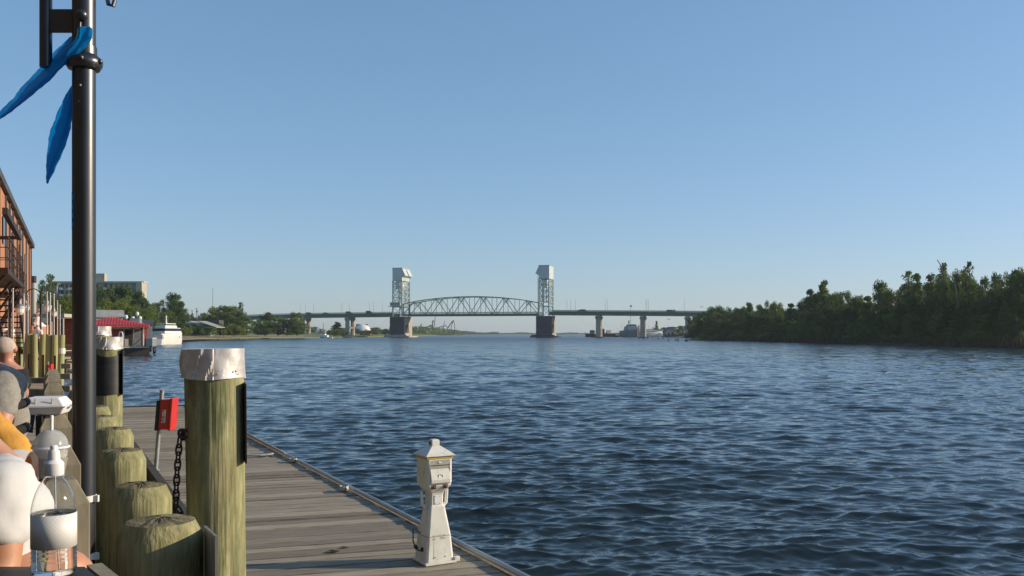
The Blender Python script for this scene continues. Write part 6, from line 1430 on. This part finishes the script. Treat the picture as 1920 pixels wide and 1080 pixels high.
    for i in range(k_):
        th = (i + .15) / (k_ - 1) * 2.1; ring = []
        for j in range(n_):
            a = 2 * math.pi * j / n_; back = .5 - .5 * math.cos(a); lim = .95 + (1.15 if hair_full else .75) * back
            tt = min(th, lim * 1.0); ring.append(c + up * math.cos(tt) * headr * 1.07 + (face * math.cos(a) + sd_ * math.sin(a)) * math.sin(tt) * headr * 1.05)
        secs.append(ring)
    m.loft(secs, cap=True); folds(m.build('hair', hairm, body, smooth=True, sharp=80), .018, .014)
    for i in range(2):
        m = MB(off=base); a = V(ankles[i]); f = V((face.x, face.y, 0)).normalized(); m.sphere(a + f * .075 - V((0, 0, .045)), .05, 12, 8, (1.0, 1.0, .85)); m.bar(a - f * .05 - V((0, 0, .055)), a + f * .19 - V((0, 0, .06)), .085, .05); m.build('shoe', M['black'], t, smooth=True)
    return t
def Q(x, y, D): return P(x, y, D)
def stool(label, x, y, zt, zf=2.1):
    t = thing('stool', label, 'stool', (x, y, zf)); m = MB(); m.lathe([(.15, zt - zf - .04), (.17, zt - zf - .03), (.17, zt - zf)], n=20); m.build('seat', M['iron'], t)
    for a in (0.8, 2.37, 3.94, 5.5): m = MB(); m.tube([(.2 * math.cos(a), .2 * math.sin(a), 0), (.12 * math.cos(a), .12 * math.sin(a), zt - zf - .04)], .014, 6); m.build('leg', M['iron'], t)
# A: white T-shirt, side-on, facing right
pe = Q(-30, 1118, 2.08)
seated('person in a white T-shirt sitting side-on behind the bottle, head out of frame', (pe.x, pe.y, 2.1), pe, Q(18, 965, 2.08), Q(-42, 842, 2.08), Q(-128, 752, 2.1), [Q(4, 906, 1.94), Q(10, 902, 2.24)], [Q(4, 1075, 1.9), Q(40, 1080, 2.4)], [Q(-90, 1150, 1.78), Q(0, 1160, 2.45)],
       [Q(-10, 1112, 1.99), Q(-10, 1112, 2.2)], [Q(140, 1056, 2.12), Q(120, 1100, 2.4)], [Vector((-.90, 2.1, 2.2)), Vector((-1.0, 2.4, 2.2))], 1, M['skin'], M['tshirt'], M['white'], M['blackcloth'], .80, Vector((1, 0, 0)), torso=.116)
stool('iron stool under the person in white', pe.x, pe.y, 2.58)
# B: ochre shirt
pe = Q(-120, 985, 3.0)
seated('person in an ochre shirt behind the one in white, only an arm in frame', (pe.x, pe.y, 2.1), pe, Q(-95, 845, 3.0), Q(-95, 745, 3.0), Q(-105, 680, 3.0), [Q(-28, 790, 2.9), Q(-140, 785, 3.15)], [Q(66, 884, 2.86), Q(-150, 900, 3.2)], [Q(-30, 960, 2.75), Q(-90, 960, 3.0)],
       [Q(-100, 990, 2.92), Q(-140, 990, 3.1)], [Q(10, 985, 2.8), Q(-30, 990, 3.2)], [Vector((-1.75, 2.75, 2.2)), Vector((-1.85, 3.15, 2.2))], 1, M['skin'], M['ochre'], M['denim'], M['blackcloth'], .86, Vector((1, -.1, 0)).normalized(), armr=.036)
stool('iron stool under the person in ochre', pe.x, pe.y, 2.55)
# C: grey shirt
pe = Q(-10, 885, 4.25)
seated('person in a heather grey shirt sitting hunched at the left edge', (pe.x, pe.y, 2.1), pe, Q(-2, 757, 4.2), Q(-34, 676, 4.15), Q(-70, 618, 4.1), [Q(18, 712, 4.1), Q(-50, 705, 4.35)], [Q(-4, 815, 3.95), Q(-90, 820, 4.2)], [Q(-75, 830, 3.85), Q(-130, 840, 4.0)],
       [Q(-18, 890, 4.15), Q(-28, 890, 4.35)], [Q(-165, 875, 3.95), Q(-175, 885, 4.2)], [Vector((-2.75, 3.9, 2.2)), Vector((-2.85, 4.1, 2.2))], 1, M['skin2'], M['greycloth'], M['denim'], M['greyhair'], .8, Vector((-1, -.2, 0)).normalized(), torso=.138, armr=.05)
chr_ = thing('chair', 'dark slatted chair behind the person in the heather grey shirt', 'chair', (pe.x, pe.y, 2.1))
m = MB(off=chr_.location); m.box((pe.x - .04, pe.y, 2.52), (.36, .42, .04)); m.build('seat', M['denim'], chr_)
bk_ = [Q(-10, 757, 4.03), Q(25, 761, 4.03), Q(44, 757, 4.08), Q(50, 753, 4.2), Q(46, 749, 4.35)]
for dz in (0, -.115): m = MB(off=chr_.location); m.tube([p + Vector((0, 0, dz)) for p in bk_], [.018, .021, .021, .019, .016], 8); m.build('back_slat', M['blackcloth'], chr_)
for (x, y) in ((-.2, -.2), (.12, -.2), (-.2, .18), (.12, .18)): m = MB(off=chr_.location); m.box((pe.x + x, pe.y + y, 2.1 + (.22 if x < 0 else .40)), (.03, .03, .42 if x < 0 else .80)); m.build('leg', M['blackcloth'], chr_)
# D: black shirt, grey hair, seen from behind
pe = Q(12, 770, 8.0)
seated('grey-haired person in a black shirt seen from behind below the green piles', (pe.x, pe.y, 2.1), pe, Q(14, 714, 8.0), Q(13, 677, 8.0), Q(9, 657, 7.98), [Q(40, 697, 8.0), Q(-14, 695, 8.05)], [Q(46, 742, 8.0), Q(-24, 742, 8.1)], [Q(20, 755, 8.3), Q(-4, 757, 8.3)],
       [Q(26, 775, 8.05), Q(-2, 775, 8.05)], [Q(30, 770, 8.5), Q(0, 770, 8.5)], [Q(30, 840, 8.55), Q(0, 840, 8.55)], 1, M['skin2'], M['blackcloth'], M['denim'], M['greyhair'], .8, Vector((-.55, .83, 0)).normalized(), torso=.165, headr=.088, hair_full=True)
stool('iron stool under the grey-haired person', pe.x, pe.y, 2.5)
# E: two standing people far down the promenade
ldg = thing('landing', 'raised timber landing where two people stand among the green piles', 'platform', (PX(68, 47), 47, 2.0)); bx(ldg, 'deck', M['timber'], (0, 0, 0), (2.4, 2.4, .12))
for sx in (-1, 1):
    for sy in (-1, 1): bx(ldg, 'leg', M['timber_dark'], (sx, sy, -.6), (.15, .15, 1.08))
def standing(label, px, D, zf, mt, hood, ph):
    X = PX(px, D); t = thing('person', label, 'person', (X, D, zf)); N = {}; E = []; c = Vector((X, D, zf))
    def a(k, x, y, z, r): N[k] = (c + Vector((x, y, z)), r)
    a('pelvis', 0, 0, .92, (.13, .1)); a('chest', 0, 0, 1.3, (.16, .11)); a('neck', 0, 0, 1.48, .055); a('head', 0, -.01, 1.62, .085); a('crown', 0, 0, 1.68, .06)
    E += [('pelvis', 'chest'), ('chest', 'neck'), ('neck', 'head'), ('head', 'crown')]
    for i, s in enumerate((-1, 1)):
        a('sh%d' % i, s * .19, 0, 1.38, .055); a('el%d' % i, s * .25, -.05 * ph, 1.1, .042); a('wr%d' % i, s * (.22 if s * ph > 0 else .12), -.2, .95, .03); E += [('chest', 'sh%d' % i), ('sh%d' % i, 'el%d' % i), ('el%d' % i, 'wr%d' % i)]
        d = Vector((0, -.6, -.8)).normalized(); hand_nodes(N, E, 'wr%d' % i, 'pm%d' % i, Vector((s, 0, 0)), d, i)
        a('hp%d' % i, s * .09, 0, .86, .085); a('kn%d' % i, s * .1, -.03, .48, .06); a('an%d' % i, s * .1, .02, .08, .04); a('to%d' % i, s * .1, -.14, .03, .035); E += [('pelvis', 'hp%d' % i), ('hp%d' % i, 'kn%d' % i), ('kn%d' % i, 'an%d' % i), ('an%d' % i, 'to%d' % i)]
    skin('body', N, E, M['skin2'], t, c, 'pelvis', 1)
    S = {k: (N[k][0], (N[k][1][0] + .02, N[k][1][1] + .02) if isinstance(N[k][1], tuple) else N[k][1] + .018) for k in ('pelvis', 'chest', 'sh0', 'sh1', 'el0', 'el1')}
    Fe = [('pelvis', 'chest'), ('chest', 'sh0'), ('chest', 'sh1'), ('sh0', 'el0'), ('sh1', 'el1')]
    if hood: S['neck'] = (N['neck'][0], .075); S['head'] = (N['head'][0] + Vector((0, .015, .01)), .1); Fe += [('chest', 'neck'), ('neck', 'head')]
    skin('hooded_top' if hood else 'top', S, Fe, mt, t, c, 'pelvis', 1)
    S = {k: (N[k][0], (N[k][1][0] + .012, N[k][1][1] + .012) if isinstance(N[k][1], tuple) else N[k][1] + .014) for k in ('pelvis', 'hp0', 'hp1', 'kn0', 'kn1', 'an0', 'an1')}
    skin('trousers', S, [('pelvis', 'hp0'), ('pelvis', 'hp1'), ('hp0', 'kn0'), ('hp1', 'kn1'), ('kn0', 'an0'), ('kn1', 'an1')], M['denim'], t, c, 'pelvis', 1)
    if not hood: m = MB(off=c); m.sphere(c + Vector((0, .02, 1.66)), .095, 12, 8); m.build('hair', M['timber_dark'], t, smooth=True)
standing('person in a pale grey hooded top standing far off above the green piles', 70.5, 47, 2.07, M['foam'], True, 1)
standing('person in a blue-grey top standing left of the hooded one', 60.5, 47.3, 2.07, M['greywall'], False, -1)

# ================================================================ AIR
m = MB(); m.box((0, 0, 29.5), (18800, 18800, 66)); hz = m.build('haze', None, None); tag(hz, 'faint pale evening haze over the whole river', 'haze', None, 'stuff')
hm = bpy.data.materials.new('evening_haze'); hm.use_nodes = True; n_ = hm.node_tree.nodes; n_.remove(n_['Principled BSDF'])
pv_ = n_.new('ShaderNodeVolumePrincipled'); pv_.inputs['Color'].default_value = (.86, .93, 1.0, 1); pv_.inputs['Density'].default_value = .00010; pv_.inputs['Anisotropy'].default_value = .2
hm.node_tree.links.new(pv_.outputs[0], [x for x in n_ if x.type == 'OUTPUT_MATERIAL'][0].inputs['Volume']); hz.data.materials.append(hm)
